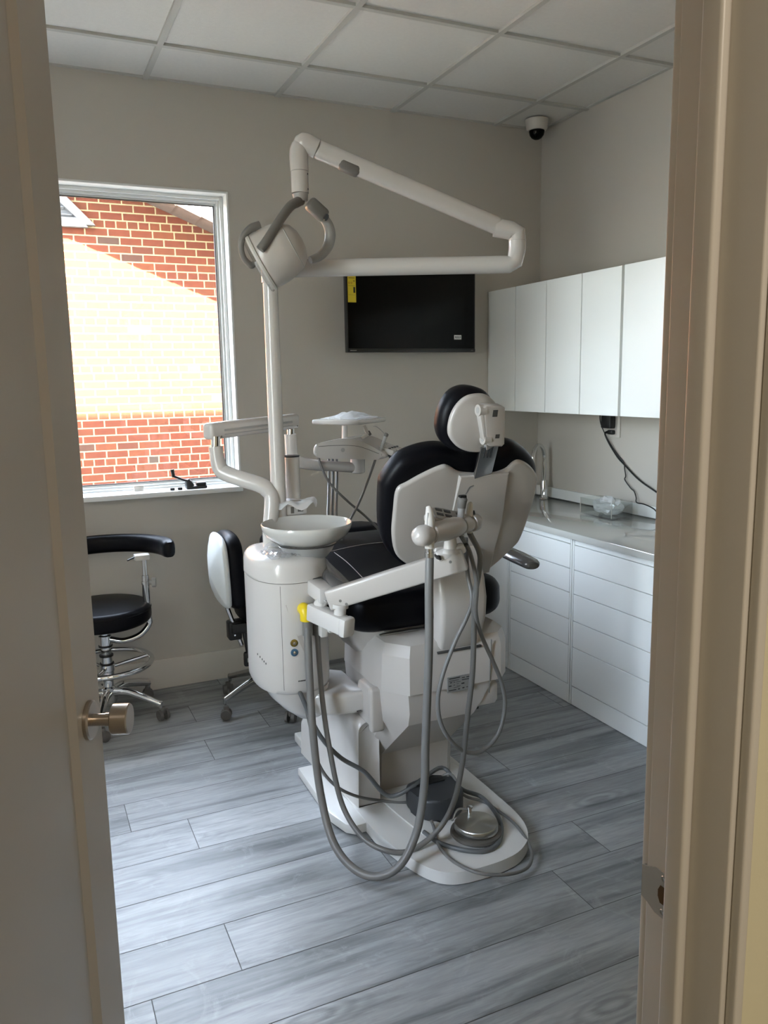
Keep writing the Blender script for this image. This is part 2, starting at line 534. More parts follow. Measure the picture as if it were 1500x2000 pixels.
# ---- walls
WX0, WX1, WZ0, WZ1 = -.318, .987, .975, 2.385       # window opening
bm = new()
T = .215
ZT = 6.98                                          # parapet of this building
for lo, hi in (((XL - .2, YB, 0), (WX0, YB + T, ZT)), ((WX1, YB, 0), (XR + .6, YB + T, ZT)),
               ((WX0, YB, 0), (WX1, YB + T, WZ0)), ((WX0, YB, WZ1), (WX1, YB + T, ZT))):
    box(bm, lo, hi)
struct('wall_back', bm, WALL)
bm = new(); box(bm, (XR, .66, 0), (XR + .15, YB - .001, ZC + .2)); struct('wall_right', bm, WALL)
LY0, LY1, LZ0, LZ1 = FILL_WIN          # unseen window added in the left wall to brighten the room
bm = new()
for lo, hi in (((XL - .2, .66, 0), (XL, LY0, ZC + .2)), ((XL - .2, LY1, 0), (XL, YB - .001, ZC + .2)), ((XL - .2, LY0, 0), (XL, LY1, LZ0)), ((XL - .2, LY0, LZ1), (XL, LY1, ZC + .2))):
    box(bm, lo, hi)
struct('wall_left', bm, WALL)
JX0, JX1 = -.262, .63                              # rough door opening between the jambs
bm = new()
for lo, hi in (((-1.6, YF, 0), (JX0 - .02, .659, ZC + .2)), ((JX1 + .018, YF, 0), (XR + .35, .659, ZC + .2)), ((JX0 - .02, YF, ZD + .02), (JX1 + .018, .659, ZC + .2))):
    box(bm, lo, hi)
struct('wall_front', bm, CREAM)
# hall behind the camera
bm = new(); box(bm, (-1.75, -2.3, 0), (-1.6, .659, ZC + .2)); struct('wall_hall_left', bm, CREAM)
bm = new(); box(bm, (XR + .36, -2.3, 0), (XR + .5, .659, ZC + .2)); struct('wall_hall_right', bm, CREAM)
bm = new(); box(bm, (-1.75, -2.45, 0), (XR + .5, -2.3, ZC + .2)); struct('wall_hall_back', bm, CREAM)

# ---- ceiling: mineral tiles in a T-bar grid
gx = [.645 + .61 * i for i in range(-4, 5)]
gy = [3.54 - .61 * i for i in range(0, 10)]
bm = new()
box(bm, (-1.75, -2.45, ZC + .006), (XR + .5, YB - .001, ZC + .05))
ceil = struct('ceiling', bm, CEIL)
bm = new()
for x in gx:
    box(bm, (x - .012, -2.3, ZC - .006), (x + .012, YB - .001, ZC + .007))
for y in gy:
    box(bm, (-1.6, y - .012, ZC - .0054), (XR, y + .012, ZC + .007))
box(bm, (XL, YB - .02, ZC), (XR, YB - .001, ZC + .007)); box(bm, (XR - .02, .66, ZC), (XR - .0005, YB, ZC + .007))
struct('ceiling_grid', bm, GRID, ceil)
# ---- baseboards
bm = new(); box(bm, (XL, YB - .014, 0), (2.235, YB, .15), .003); struct('baseboard_back', bm, TRIM)
bm = new(); box(bm, (XL, .72, 0), (XL + .014, YB - .014, .15), .003); struct('baseboard_left', bm, TRIM)

# ---- window
def ring(bm, x0, x1, z0, z1, w, y0, y1, bev=.002, wb=None):
    wb = w if wb is None else wb
    for lo, hi in (((x0, y0, z0), (x0 + w, y1, z1)), ((x1 - w, y0, z0), (x1, y1, z1)),
                   ((x0 + w, y0, z1 - w), (x1 - w, y1, z1)), ((x0 + w, y0, z0), (x1 - w, y1, z0 + wb))):
        box(bm, lo, hi, bev)
# deep white return around the opening, then the stepped sash frame near the outer face
bm = new()
ring(bm, -.327, .996, .985, 2.394, .010, YB - .004, YB + .115, bev=.0015, wb=.006)
ring(bm, -.317, .986, .991, 2.384, .016, YB + .070, YB + .135, wb=.014)
ring(bm, -.301, .970, 1.003, 2.368, .012, YB + .086, YB + .135, wb=.014)
ring(bm, -.289, .958, 1.015, 2.356, .010, YB + .100, YB + .130, wb=.010)
win = struct('window_1', bm, VINYLW)
bm = new(); box(bm, (-.281, YB + .112, 1.022), (.950, YB + .118, 2.348)); struct('pane', bm, PANE, win)
bm = new(); ring(bm, -.279, .948, 1.025, 2.346, .004, YB + .098, YB + .111, 0); struct('gasket', bm, SEAM, win)
bm = new(); box(bm, (-.36, 3.855, .971), (.985, YB - .0045, .995), .003); box(bm, (-.316, YB - .01, .975), (.985, YB + .10, .9945), .001, 1); struct('sill', bm, VINYLW, win)
# crank and latch on the bottom frame
bm = new()
box(bm, (.715, YB - .052, .996), (.815, YB - .006, 1.010), .004); box(bm, (.765, YB - .048, 1.008), (.812, YB - .008, 1.026), .006)
lathe(bm, [(.022, 0), (.020, .02), (.012, .034), (.010, .04)], (.735, YB - .03, 1.006), (-.35, -.2, 1), 16)
tube(bm, [(.722, YB - .045, 1.036), (.70, YB - .05, 1.043), (.668, YB - .055, 1.058), (.655, YB - .056, 1.066)], .006)
cyl(bm, (.655, YB - .056, 1.06), (.650, YB - .058, 1.098), .008, .010, 14)
struct('crank_handle', bm, BLACK, win)
bm = new()
for x in (.636, .672):
    box(bm, (x, YB - .06, .9955), (x + .022, YB - .045, 1.009), .004)
struct('crank_clip', bm, BLACK, win)
bm = new(); box(bm, (.475, YB - .02, .997), (.520, YB - .006, 1.026), .003); struct('sash_latch', bm, TRIM, win)

# added fill window, out of view: same white frame, in the left wall
bm = new()
for y0, y1, z0, z1 in ((LY0, LY0 + .06, LZ0, LZ1), (LY1 - .06, LY1, LZ0, LZ1), (LY0, LY1, LZ0, LZ0 + .05), (LY0, LY1, LZ1 - .05, LZ1), ((LY0 + LY1) / 2 - .03, (LY0 + LY1) / 2 + .03, LZ0, LZ1)):
    box(bm, (XL - .10, y0, z0), (XL - .03, y1, z1), .003)
fill_win = struct('fill_window', bm, VINYLW)
bm = new(); box(bm, (XL - .068, LY0 + .05, LZ0 + .04), (XL - .062, LY1 - .05, LZ1 - .04)); struct('pane', bm, PANE, fill_win)
bm = new(); box(bm, (XL - .03, LY0 - .03, LZ0 - .03), (XL + .05, LY1 + .03, LZ0 - .002), .003); struct('sill', bm, VINYLW, fill_win)

# ---- open door, hinged on the left jamb
hx, hy, ha = -.235, .655, math.radians(22.3)
dd = Vector((math.sin(ha), math.cos(ha), 0)); dn = Vector((math.cos(ha), -math.sin(ha), 0))   # along the leaf, out of its hall face
def DL(s, n, z):
    p = Vector((hx, hy, 0)) + dd * s + dn * n
    return Vector((p.x, p.y, z))
bm = new()
LW, ZT0, ZT1 = .86, .008, 2.405
def bar(s0, s1, z0, z1, n0, n1):
    vs = [bm.verts.new(DL(s, n, z)) for n in (n0, n1) for s, z in ((s0, z0), (s1, z0), (s1, z1), (s0, z1))]
    for f in ((0, 1, 2, 3), (4, 5, 6, 7), (0, 1, 5, 4), (1, 2, 6, 5), (2, 3, 7, 6), (3, 0, 4, 7)):
        bm.faces.new([vs[i] for i in f])
bar(.0, LW, ZT0, ZT1, -.035, -.010)
def rail(q0, q1):    # q: (s, z) outer corner -> frame with sloped inner edge
    pass
so, si = .115, .130
zo0, zi0, zo1, zi1 = .21, .225, 2.29, 2.275
outer = [(0, ZT0), (LW, ZT0), (LW, ZT1), (0, ZT1)]
mid = [(so, zo0), (LW - so, zo0), (LW - so, zo1), (so, zo1)]
inn = [(si, zi0), (LW - si, zi0), (LW - si, zi1), (si, zi1)]
R0 = [bm.verts.new(DL(s, -.012, z)) for s, z in outer]
R1 = [bm.verts.new(DL(s, 0, z)) for s, z in outer]
R2 = [bm.verts.new(DL(s, 0, z)) for s, z in mid]
R3 = [bm.verts.new(DL(s, -.011, z)) for s, z in inn]
for A, B in ((R0, R1), (R1, R2), (R2, R3)):
    for i in range(4):
        j = (i + 1) % 4
        bm.faces.new((A[i], A[j], B[j], B[i]))
# raised field
fld = [(si + .03, zi0 + .03), (LW - si - .03, zi0 + .03), (LW - si - .03, zi1 - .03), (si + .03, zi1 - .03)]
R4 = [bm.verts.new(DL(s, -.004, z)) for s, z in fld]
for i in range(4):
    j = (i + 1) % 4
    bm.faces.new((R3[i], R3[j], R4[j], R4[i]))
bm.faces.new(R4)
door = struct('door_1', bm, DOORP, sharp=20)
ks, kz = .797, .934
bm = new(); lathe(bm, [(.0, .0005), (.0335, .0005), (.0335, .006), (.031, .009), (.0, .009)], DL(ks, 0, kz), dn, 40)
lathe(bm, [(.0, -.0355), (.0335, -.0355), (.0335, -.042), (.0, -.044)], DL(ks, 0, kz), dn, 40)
rose = struct('rosette', bm, NICKEL, door)
bm = new(); lathe(bm, [(.0, .009), (.0105, .009), (.0105, .03), (.0115, .03), (.0115, .044), (.0, .044)], DL(ks, 0, kz), dn, 28); struct('shank', bm, NICKEL, door)
bm = new(); lathe(bm, [(.0, .041), (.0245, .041), (.0262, .043), (.0262, .069), (.0245, .071), (.0, .0712)], DL(ks, 0, kz), dn, 40); struct('door_knob', bm, NICKEL, door)
bm = new(); bar(LW + .0004, LW + .0015, kz - .028, kz + .028, -.029, -.006); struct('latch_plate', bm, NICKEL, door)

# ---- door frame: right jamb with stop, casings and strike plate; left jamb and head behind the camera's view
def jamb(name, x, sgn):
    """x: face of the jamb, sgn +1 when the wall lies towards +x"""
    def B(bm, a, b, y0, y1, bev=.0025, z1=ZD):
        box(bm, (min(x + sgn * a, x + sgn * b), y0, 0), (max(x + sgn * a, x + sgn * b), y1, z1), bev, 3)
    bm = new(); B(bm, 0, .018, YF + .001, .659); j = struct(name, bm, TRIM)
    bm = new(); B(bm, -.012, .001, .594, .621, .004); struct('door_stop', bm, TRIM, j)
    bm = new(); B(bm, .006, .068, .6595, .6755, .004); struct('casing', bm, TRIM, j)
    bm = new(); B(bm, .006, .0185, YF - .0125, YF + .001, .003); struct('edge_bead', bm, TRIM, j)
    return j
rj = jamb('trim_1', JX1, 1)
lj = jamb('trim_2', JX0, -1)
bm = new(); box(bm, (JX0, YF + .001, ZD), (JX1, .659, ZD + .019)); struct('trim_3', bm, TRIM)
# strike plate
bm = new()
zs = .910
sx = JX1 - .0012
out = [(.6655, zs - .0200), (.6655, zs + .0200), (.656, zs + .0225), (.643, zs + .0285), (.6215, zs + .0285), (.6215, zs - .0285), (.643, zs - .0285), (.656, zs - .0225)]
prism(bm, out, lambda u, v, w: Vector((sx + w, u, v)), 0, .0011)
vs = []
for a, b in ((.6655, .0), (.6655, .0)):
    pass
box(bm, (sx, .6640, zs - .0195), (sx + .006, .6655, zs + .0195), .0006)
strike = struct('strike_plate', bm, SATIN, rj)
bm = new()
hole = [(.624, zs - .011), (.624, zs + .011), (.635, zs + .011), (.6385, zs + .004), (.6385, zs - .004), (.635, zs - .011)]
prism(bm, hole, lambda u, v, w: Vector((sx - .0004 + w, u, v)), 0, .0004)
struct('latch_hole', bm, mat('bare wood in latch hole', (.10, .055, .02), .8), rj)
for dz in (-.021, .021):
    bm = new(); lathe(bm, [(.0, .0), (.0038, .0), (.003, .0009), (.0012, .0007), (.0, .0002)], (sx, .631, zs + dz), (-1, 0, 0), 16); struct('screw', bm, STEEL, rj)

# ==================================================================== OUTSIDE
bm = new(); box(bm, (-14, YB + T, -.25), (16, 40, -.15)); struct('ground', bm, CONC)
house = thing('brick_house', (1.2, 7.6, 0), 'red brick gable house seen outside the window', 'building')
ZR = lambda x: 3.040 - .395 * (x - 1.223)          # underside of the rake on the right slope
XA = .125                                          # gable apex
bm = new()
poly = [(XA * 2 - 4.6, 0), (4.6, 0), (4.6, ZR(4.6)), (XA, ZR(XA)), (XA * 2 - 4.6, ZR(4.6))]
prism(bm, poly, lambda u, v, w: Vector((u, w, v)), 7.5, 7.75)
obj('gable_wall', bm, BRICK, house)
bm = new()
for s in (1, -1):
    X = lambda x: x if s > 0 else 2 * XA - x
    pts = [(4.9, ZR(4.9)), (XA, ZR(XA)), (XA, ZR(XA) + .025), (4.9, ZR(4.9) + .025)]
    prism(bm, [(X(u), v) for u, v in pts], lambda u, v, w: Vector((u, w, v)), 7.17, 14)
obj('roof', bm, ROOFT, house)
k = 0
x = XA
while x < 4.6:
    x2 = x + .205
    bm = new()
    prism(bm, [(x, ZR(x) + .001), (x2 + .01, ZR(x2 + .01) - .006), (x2 + .01, ZR(x2 + .01) + .030), (x, ZR(x) + .037)], lambda u, v, w: Vector((u, w, v)), 7.15, 7.45, .008)
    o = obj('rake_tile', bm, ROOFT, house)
    x = x2; k += 1
# triangular gable vent (its right corner shows)
vx, vz = .735, 2.835
bm = new()
prism(bm, [(vx, vz), (vx - .09, vz), (vx - .62, vz + .50), (vx - .60, vz + .61)], lambda u, v, w: Vector((u, w, v)), 7.44, 7.5, .004)
prism(bm, [(2 * (vx - .61) - vx, vz), (2 * (vx - .61) - vx + .09, vz), (vx - .60, vz + .50), (vx - .62, vz + .61)], lambda u, v, w: Vector((u, w, v)), 7.44, 7.5, .004)
prism(bm, [(vx - .06, vz - .02), (vx - 1.16, vz - .02), (vx - 1.16, vz + .055), (vx - .10, vz + .055)], lambda u, v, w: Vector((u, w, v)), 7.445, 7.5, .004)
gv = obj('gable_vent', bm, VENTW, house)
bm = new()
prism(bm, [(vx - .09, vz + .02), (vx - 1.13, vz + .02), (vx - .61, vz + .52)], lambda u, v, w: Vector((u, w, v)), 7.488, 7.497)
obj('vent_back', bm, DARKV, gv)
bm = new()
for i in range(7):
    z = vz + .07 + i * .06
    hw = .50 - (z - vz) * 1.0
    beam(bm, (vx - .61 - hw, 7.472, z), (vx - .61 + hw, 7.472, z), .03, .008, 0, up=(0, .6, 1))
obj('louvre', bm, VENTW, gv)

# ==================================================================== LIGHT
w = bpy.data.worlds.new('sky'); sc.world = w; w.use_nodes = True
nt = w.node_tree
sky = nt.nodes.new('ShaderNodeTexSky'); sky.sky_type = 'NISHITA'; sky.sun_disc = False
sky.sun_elevation = math.radians(59.7); sky.sun_rotation = PI; sky.altitude = 100; sky.air_density = 1.0; sky.dust_density = 1.5; sky.ozone_density = 1.0
bg = nt.nodes['Background']; bg.inputs['Strength'].default_value = SKY_S
hs_ = nt.nodes.new('ShaderNodeHueSaturation'); hs_.inputs['Saturation'].default_value = SKY_SAT
nt.links.new(sky.outputs[0], hs_.inputs['Color']); hz = nt.nodes.new('ShaderNodeMix'); hz.data_type = 'RGBA'; hz.inputs[0].default_value = HAZE; hz.inputs[7].default_value = (.92, 1.0, 1.12, 1)
nt.links.new(hs_.outputs['Color'], hz.inputs[6]); nt.links.new(hz.outputs[2], bg.inputs['Color'])
sd = bpy.data.lights.new('sun', 'SUN'); sd.energy = SUN_S; sd.angle = math.radians(.53); sd.color = (1, .92, .72)
so_ = bpy.data.objects.new('sun', sd); COL.objects.link(so_)
el = math.radians(59.7)
so_.rotation_euler = Vector((0, math.cos(el), -math.sin(el))).to_track_quat('-Z', 'Y').to_euler()
so_.location = (0, -5, 12)
# unseen ceiling panel added in the hall behind the viewer for warm fill
bm = new(); box(bm, (.2, -1.4, ZC - .02), (.8, -.8, ZC - .001), .004)
hl = obj('hall_fill_panel', bm, GRID); tag(hl, 'unseen square ceiling light panel added in the hall for fill light', 'ceiling light')
def lamp(name, loc, size, power, col):
    ld = bpy.data.lights.new(name, 'AREA'); ld.shape = 'RECTANGLE'; ld.size = size[0]; ld.size_y = size[1]; ld.energy = power; ld.color = col
    lo = bpy.data.objects.new(name, ld); COL.objects.link(lo); lo.location = loc
    return lo
lamp('hall_fill_lamp', (.5, -1.1, ZC - .03), (.56, .56), HALL_W, (1, .88, .75))  # added fill lamp below the hall panel
# daylight portal in the window opening
pd = bpy.data.lights.new('window_portal', 'AREA'); pd.shape = 'RECTANGLE'; pd.size = 1.24; pd.size_y = 1.36; pd.cycles.is_portal = True
po = bpy.data.objects.new('window_portal', pd); COL.objects.link(po)
po.location = (.334, YB + T - .01, 1.675); po.rotation_euler = (PI / 2, 0, PI)

pd2 = bpy.data.lights.new('fill_window_portal', 'AREA'); pd2.shape = 'RECTANGLE'; pd2.size = LZ1 - LZ0; pd2.size_y = LY1 - LY0; pd2.cycles.is_portal = True  # portal for the added left-wall fill window
po2 = bpy.data.objects.new('fill_window_portal', pd2); COL.objects.link(po2)
po2.location = (XL - .19, (LY0 + LY1) / 2, (LZ0 + LZ1) / 2); po2.rotation_euler = (0, -PI / 2, 0)

# ---- camera
cd = bpy.data.cameras.new('camera'); cam = bpy.data.objects.new('camera', cd); COL.objects.link(cam); sc.camera = cam
cd.sensor_fit = 'VERTICAL'; cd.sensor_height = 24.0; cd.lens = 24.0 * FPIX / 2000; cd.clip_start = .02
cam.matrix_world = CAMM
sc.view_settings.view_transform = 'Standard'; sc.view_settings.look = 'None'; sc.view_settings.gamma = 1; sc.view_settings.use_curve_mapping = False
sc.view_settings.exposure = EXPO

# ==================================================================== DENTAL CHAIR
AX = 1.22
chair = thing('dental_chair', (AX, 2.45, 0), 'black padded dental chair with white moulded back shell and raised headrest', 'dental chair')
# base plate
bm = new()
fp = [(.950, 3.05), (.950, 2.40), (.951, 2.22), (.972, 2.10), (.992, 2.03), (1.015, 1.97), (1.05, 1.925), (1.10, 1.903), (1.18, 1.897), (1.26, 1.903), (1.32, 1.922),
      (1.375, 1.965), (1.412, 2.03), (1.430, 2.12), (1.434, 2.30), (1.434, 3.05)]
fp = fp[:2] + [(q.x, q.y) for q in spline([(u, v, 0) for u, v in fp[2:15]], 4)] + fp[15:]
prism(bm, fp, xyz, .004, .044, .006, 3)
base = obj('base_plate', bm, BASEW, chair)
bm = new()
pil = curve2([(1.05, 2.55), (1.052, 2.36), (1.075, 2.17), (1.10, 2.10), (1.15, 2.075), (1.24, 2.07), (1.33, 2.075), (1.375, 2.11), (1.39, 2.2), (1.39, 2.55)], 4)
prism(bm, pil, xyz, .040, .050, .005, 2)
obj('base_ridge', bm, BASEW, base)
bm = new()
prism(bm, [(.868, 2.76), (.862, 2.40), (.885, 2.31), (.910, 2.285), (.966, 2.288), (.950, 2.40), (.949, 2.76)], xyz, .004, .038, .005, 2)
obj('floor_box_plate', bm, BASEW, chair)
# junction cover beside the column
bm = new()
def cov(y, z1, xl, xr, zb=.044):
    pts = []
    r = .035
    for px, pz, a0 in ((xr - r, z1 - r, 0), (xl + r, z1 - r, 90)):
        for k in range(6):
            a = math.radians(a0 + 90 * k / 5)
            pts.append(Vector((px + r * math.cos(a), y, pz + r * math.sin(a))))
    pts += [Vector((xl - .005, y, zb)), Vector((xr, y, zb))]
    return pts
rings(bm, [cov(2.382, .335, .972, 1.036), cov(2.376, .350, .966, 1.042), cov(2.384, .362, .962, 1.046), cov(2.46, .368, .956, 1.05), cov(2.58, .345, .945, 1.055), cov(2.75, .285, .925, 1.06), cov(2.86, .20, .92, 1.06)])
obj('junction_cover', bm, WHITE, chair, sharp=50)
# column with the flared rear housing
bm = new()
def colring(z, yb, yf, hl, hr, ch):
    # plan outline, bevelled rear corners
    return [Vector(p + (z,)) for p in ((AX - hl, yf), (AX - hl, yb + ch), (AX - hl + ch * .75, yb), (AX + hr - ch * .6, yb), (AX + hr, yb + ch * .6), (AX + hr, yf))]
rings(bm, [colring(.046, 2.437, 2.66, .185, .150, .05), colring(.195, 2.425, 2.66, .185, .150, .05), colring(.385, 2.215, 2.62, .20, .150, .075),
           colring(.43, 2.20, 2.60, .205, .175, .08), colring(.50, 2.198, 2.60, .21, .215, .08)], cap=True)
colm_ = obj('column', bm, SHELL, chair, sharp=25)
bm = new()
rings(bm, [colring(.0442, 2.434, 2.67, .188, .153, .05), colring(.0495, 2.434, 2.67, .188, .153, .05)])
obj('base_gap', bm, SEAM, colm_)
bm = new(); beam(bm, (1.0475, 2.4335, .050), (1.0475, 2.4245, .335), .006, .008, 0, up=(0, -1, 0)); obj('cover_gap', bm, SEAM, colm_)
bm = new()
rings(bm, [colring(.497, 2.190, 2.60, .212, .246, .085), colring(.62, 2.196, 2.60, .205, .246, .08), colring(.655, 2.212, 2.59, .19, .240, .075), colring(.672, 2.25, 2.57, .165, .222, .06)])
hous = obj('motor_housing', bm, SHELL, chair, sharp=25)
bm = new()     # seam of the right end cap and the lower seam line
prism(bm, [(AX + .148, .455), (AX + .150, .455), (AX + .158, .640), (AX + .156, .640)], lambda u, v, w: Vector((u, w, v)), 2.1885, 2.193)
obj('housing_seam', bm, GREYP, hous)
bm = new()
prism(bm, [(AX - .02, 2.205), (AX + .19, 2.205), (AX + .19, 2.60), (AX - .02, 2.60)], xyz, .40, .497, .02)
obj('rear_cover', bm, SHELL, chair)
bm = new(); box(bm, (AX + .10, 2.215, .392), (AX + .125, 2.24, .402), .004); obj('cover_hook', bm, BLACK, chair)
# arm socket collar on the left side of the column
bm = new()
box(bm, (.985, 2.31, .352), (1.052, 2.43, .492), .016, 3)
obj('arm_socket', bm, SHELL, chair)
bm = new()
box(bm, (.978, 2.290, .346), (1.028, 2.318, .500), .010, 3)
obj('socket_bezel', bm, SHELL, chair)
# rating label
bm = new()
a = (1.2116, 2.1875, 0.5392); b_ = (1.2870, 2.1875, 0.5331); c_ = (1.2889, 2.1875, 0.4829); d_ = (1.2076, 2.1875, 0.4835)
x0, x1 = min(a[0], d_[0]), max(b_[0], c_[0]) + .012
z1, z0 = (a[2] + b_[2]) / 2, (c_[2] + d_[2]) / 2
box(bm, (x0, 2.1870, z0), (x1, 2.1900, z1), .0006, 1)
lab = obj('rating_label', bm, PLATE, hous)
bm = new()
LWd, LHt = x1 - x0, z1 - z0
for u0, u1, v, h in ((.06, .50, .88, .05), (.58, .70, .82, .04), (.76, .93, .82, .05), (.06, .45, .74, .025), (.58, .93, .68, .045), (.10, .18, .62, .05), (.24, .30, .62, .03), (.34, .52, .62, .02),
                     (.05, .16, .40, .06), (.24, .30, .44, .03), (.36, .46, .50, .02), (.56, .68, .44, .07), (.36, .52, .36, .02), (.24, .5, .28, .02), (.05, .35, .12, .05), (.42, .50, .12, .06), (.60, .68, .14, .07), (.76, .82, .16, .04), (.86, .95, .16, .05)):
    box(bm, (x0 + u0 * LWd, 2.1866, z0 + v * LHt), (x0 + u1 * LWd, 2.1872, z0 + (v + h) * LHt))
obj('label_print', bm, PRINT, lab)
# seat shell and cushion
bm = new()
def seat_out(hw, y0, y1, r):
    pts = []
    for cx, cy, a0 in ((AX + hw - r, y0 + r, 270), (AX + hw - r, y1 - r, 0), (AX - hw + r, y1 - r, 90), (AX - hw + r, y0 + r, 180)):
        for k in range(7):
            a = math.radians(a0 + 90 * k / 6)
            pts.append((cx + r * math.cos(a), cy + r * math.sin(a)))
    return pts
rings(bm, [[Vector((u, v, .686)) for u, v in seat_out(.262, 2.34, 3.28, .11)],
           [Vector((u, v, .665)) for u, v in seat_out(.258, 2.35, 3.26, .11)],
           [Vector((u, v, .61)) for u, v in seat_out(.235, 2.38, 2.88, .10)],
           [Vector((u, v, .56)) for u, v in seat_out(.205, 2.40, 2.70, .09)],
           [Vector((u, v, .535)) for u, v in seat_out(.17, 2.42, 2.63, .07)]])
obj('seat_shell', bm, SHELL, chair, sharp=60)
def zseat(y):       # cushion rises towards the knees, then drops along the leg rest
    if y < 2.45: return 0.0
    if y < 2.95: return .062 * (1 - math.cos((y - 2.45) / .5 * PI)) / 2
    if y < 3.25: return .062
    return .062 - .20 * (y - 3.25)
bm = new()
sp = seat_out(.298, 2.285, 3.10, .105)
sp2 = []
for i in range(len(sp)):
    a, b = sp[i], sp[(i + 1) % len(sp)]
    n = max(1, int(math.hypot(b[0] - a[0], b[1] - a[1]) / .05))
    for k in range(n):
        sp2.append((a[0] + (b[0] - a[0]) * k / n, a[1] + (b[1] - a[1]) * k / n))
SF = lambda u, v, w: Vector((u, v, w + zseat(v)))
pillow(bm, sp2, SF, .680, .812, .05, 6, crown=.012)
seat = obj('seat_cushion', bm, VINYL, chair, sharp=80)
bm = new()
lp = seat_out(.225, 3.11, 3.74, .12)
pillow(bm, lp, lambda u, v, w: Vector((u, v, w + zseat(v))), .715, .815, .045, 6, crown=.01)
obj('leg_rest', bm, VINYL, chair, sharp=80)
bm = new()
box(bm, (AX - .20, 3.12, .655), (AX + .20, 3.66, .70), .02)
obj('leg_rest_shell', bm, SHELL, chair)
bm = new()   # stitched seams on the cushion
for s in (-1, 1):
    tube(bm, [SF(AX + s * .20, 2.335, .768), SF(AX + s * .195, 2.37, .800), SF(AX + s * .185, 2.42, .8155), SF(AX + s * .17, 2.52, .8195), SF(AX + s * .17, 2.70, .8215), SF(AX + s * .19, 2.95, .818)], .0013, 6)
tube(bm, [SF(AX - .245, 2.78, .8135), SF(AX, 2.80, .8255), SF(AX + .245, 2.78, .8135)], .0013, 6)
obj('seam', bm, STITCH, seat)
bm = new(); beam(bm, (AX - .20, 2.305, .676), (AX + .06, 2.305, .676), .012, .006, .002); obj('trim_strip', bm, STEEL, seat)
# link bracket under the backrest
bm = new()
rs = []
for y, z, hw, th in ((2.200, .628, .072, .05), (2.176, .68, .080, .055), (2.160, .74, .085, .055), (2.158, .80, .087, .055), (2.170, .86, .086, .055), (2.192, .92, .084, .05), (2.215, .97, .082, .04)):
    cx = AX + .038
    ring_ = []
    for dx, dy in ((-1, 1), (-1, .25), (-.93, .05), (-.8, 0), (.8, 0), (.93, .05), (1, .25), (1, 1)):
        ring_.append(Vector((cx + dx * hw, y + dy * th, z)))
    rs.append(ring_)
rings(bm, rs)
obj('link_cover', bm, SHELL, chair, sharp=50)
bm = new(); box(bm, (AX - .045, 2.191, .620), (AX + .12, 2.25, .627), .001); obj('link_gap', bm, SEAM, chair)

# backrest: reclined plane, u across, v up along it, w towards the patient's back (0 = shell face)
ck = 1 / math.hypot(1, .54)
BU = Vector((0, -.54 * ck, ck)); BN = Vector((0, -ck, -.54 * ck))      # up the plane / out of the back
def BP(u, v, w):
    return Vector((AX, 2.32, .80)) + Vector((u, 0, 0)) + BU * v + BN * w
shell_o = [(-0.2223, 0.4353), (-0.1908, 0.4602), (-0.1417, 0.4893), (-0.0907, 0.5110), (-0.0655, 0.5074), (-0.0261, 0.4843), (0.0265, 0.4747), (0.0956, 0.4695), (0.1402, 0.4814), (0.1609, 0.5046), (0.1834, 0.5107), (0.2243, 0.4907), (0.2672, 0.4506), (0.2801, 0.4138), (0.2917, 0.3226), (0.2916, 0.2026), (0.2747, 0.1536), (0.1949, 0.0600), (0.1137, 0.0399), (0.0258, 0.0511), (-0.0649, 0.0939), (-0.1176, 0.1300), (-0.1701, 0.1798), (-0.2013, 0.2618), (-0.2165, 0.3596)]
shell_o = curve2(shell_o, 5)
bm = new()
pillow(bm, shell_o, BP, -.012, .010, .010, 4, crown=.004)
bshell = obj('back_shell', bm, SHELL, chair, sharp=60)
# raised centre panel of the shell between two creases
bm = new()
cp = [(-0.0277, 0.4769), (0.1498, 0.4750), (0.1797, 0.2882), (0.2028, 0.0611), (0.0909, 0.0503), (0.0320, 0.0728), (-0.0139, 0.3089)]
prism(bm, cp, BP, .006, .0185, .006, 3)
obj('shell_panel', bm, SHELL, bshell)
cush_o = [(-0.2552, 0.4012), (-0.2544, 0.4546), (-0.2189, 0.5200), (-0.1611, 0.5497), (-0.0958, 0.5580), (-0.0391, 0.5455), (0.0141, 0.5312), (0.0846, 0.5358), (0.1178, 0.5466), (0.1574, 0.5553), (0.2123, 0.5314), (0.2592, 0.4902), (0.2848, 0.4453), (0.2973, 0.3759), (0.3001, 0.2923), (0.2940, 0.1890), (0.2850, 0.1410), (0.2528, 0.0862), (0.2043, 0.0423), (0.1223, 0.0084), (0.0337, 0.0202), (-0.0688, 0.0702), (-0.1355, 0.1196), (-0.1893, 0.1782), (-0.2271, 0.2609)]
cush_o = curve2(cush_o, 5)
bm = new()
pillow(bm, cush_o, BP, -.002, -.085, .034, 6, crown=.012)
obj('back_cushion', bm, VINYL, chair, sharp=80)

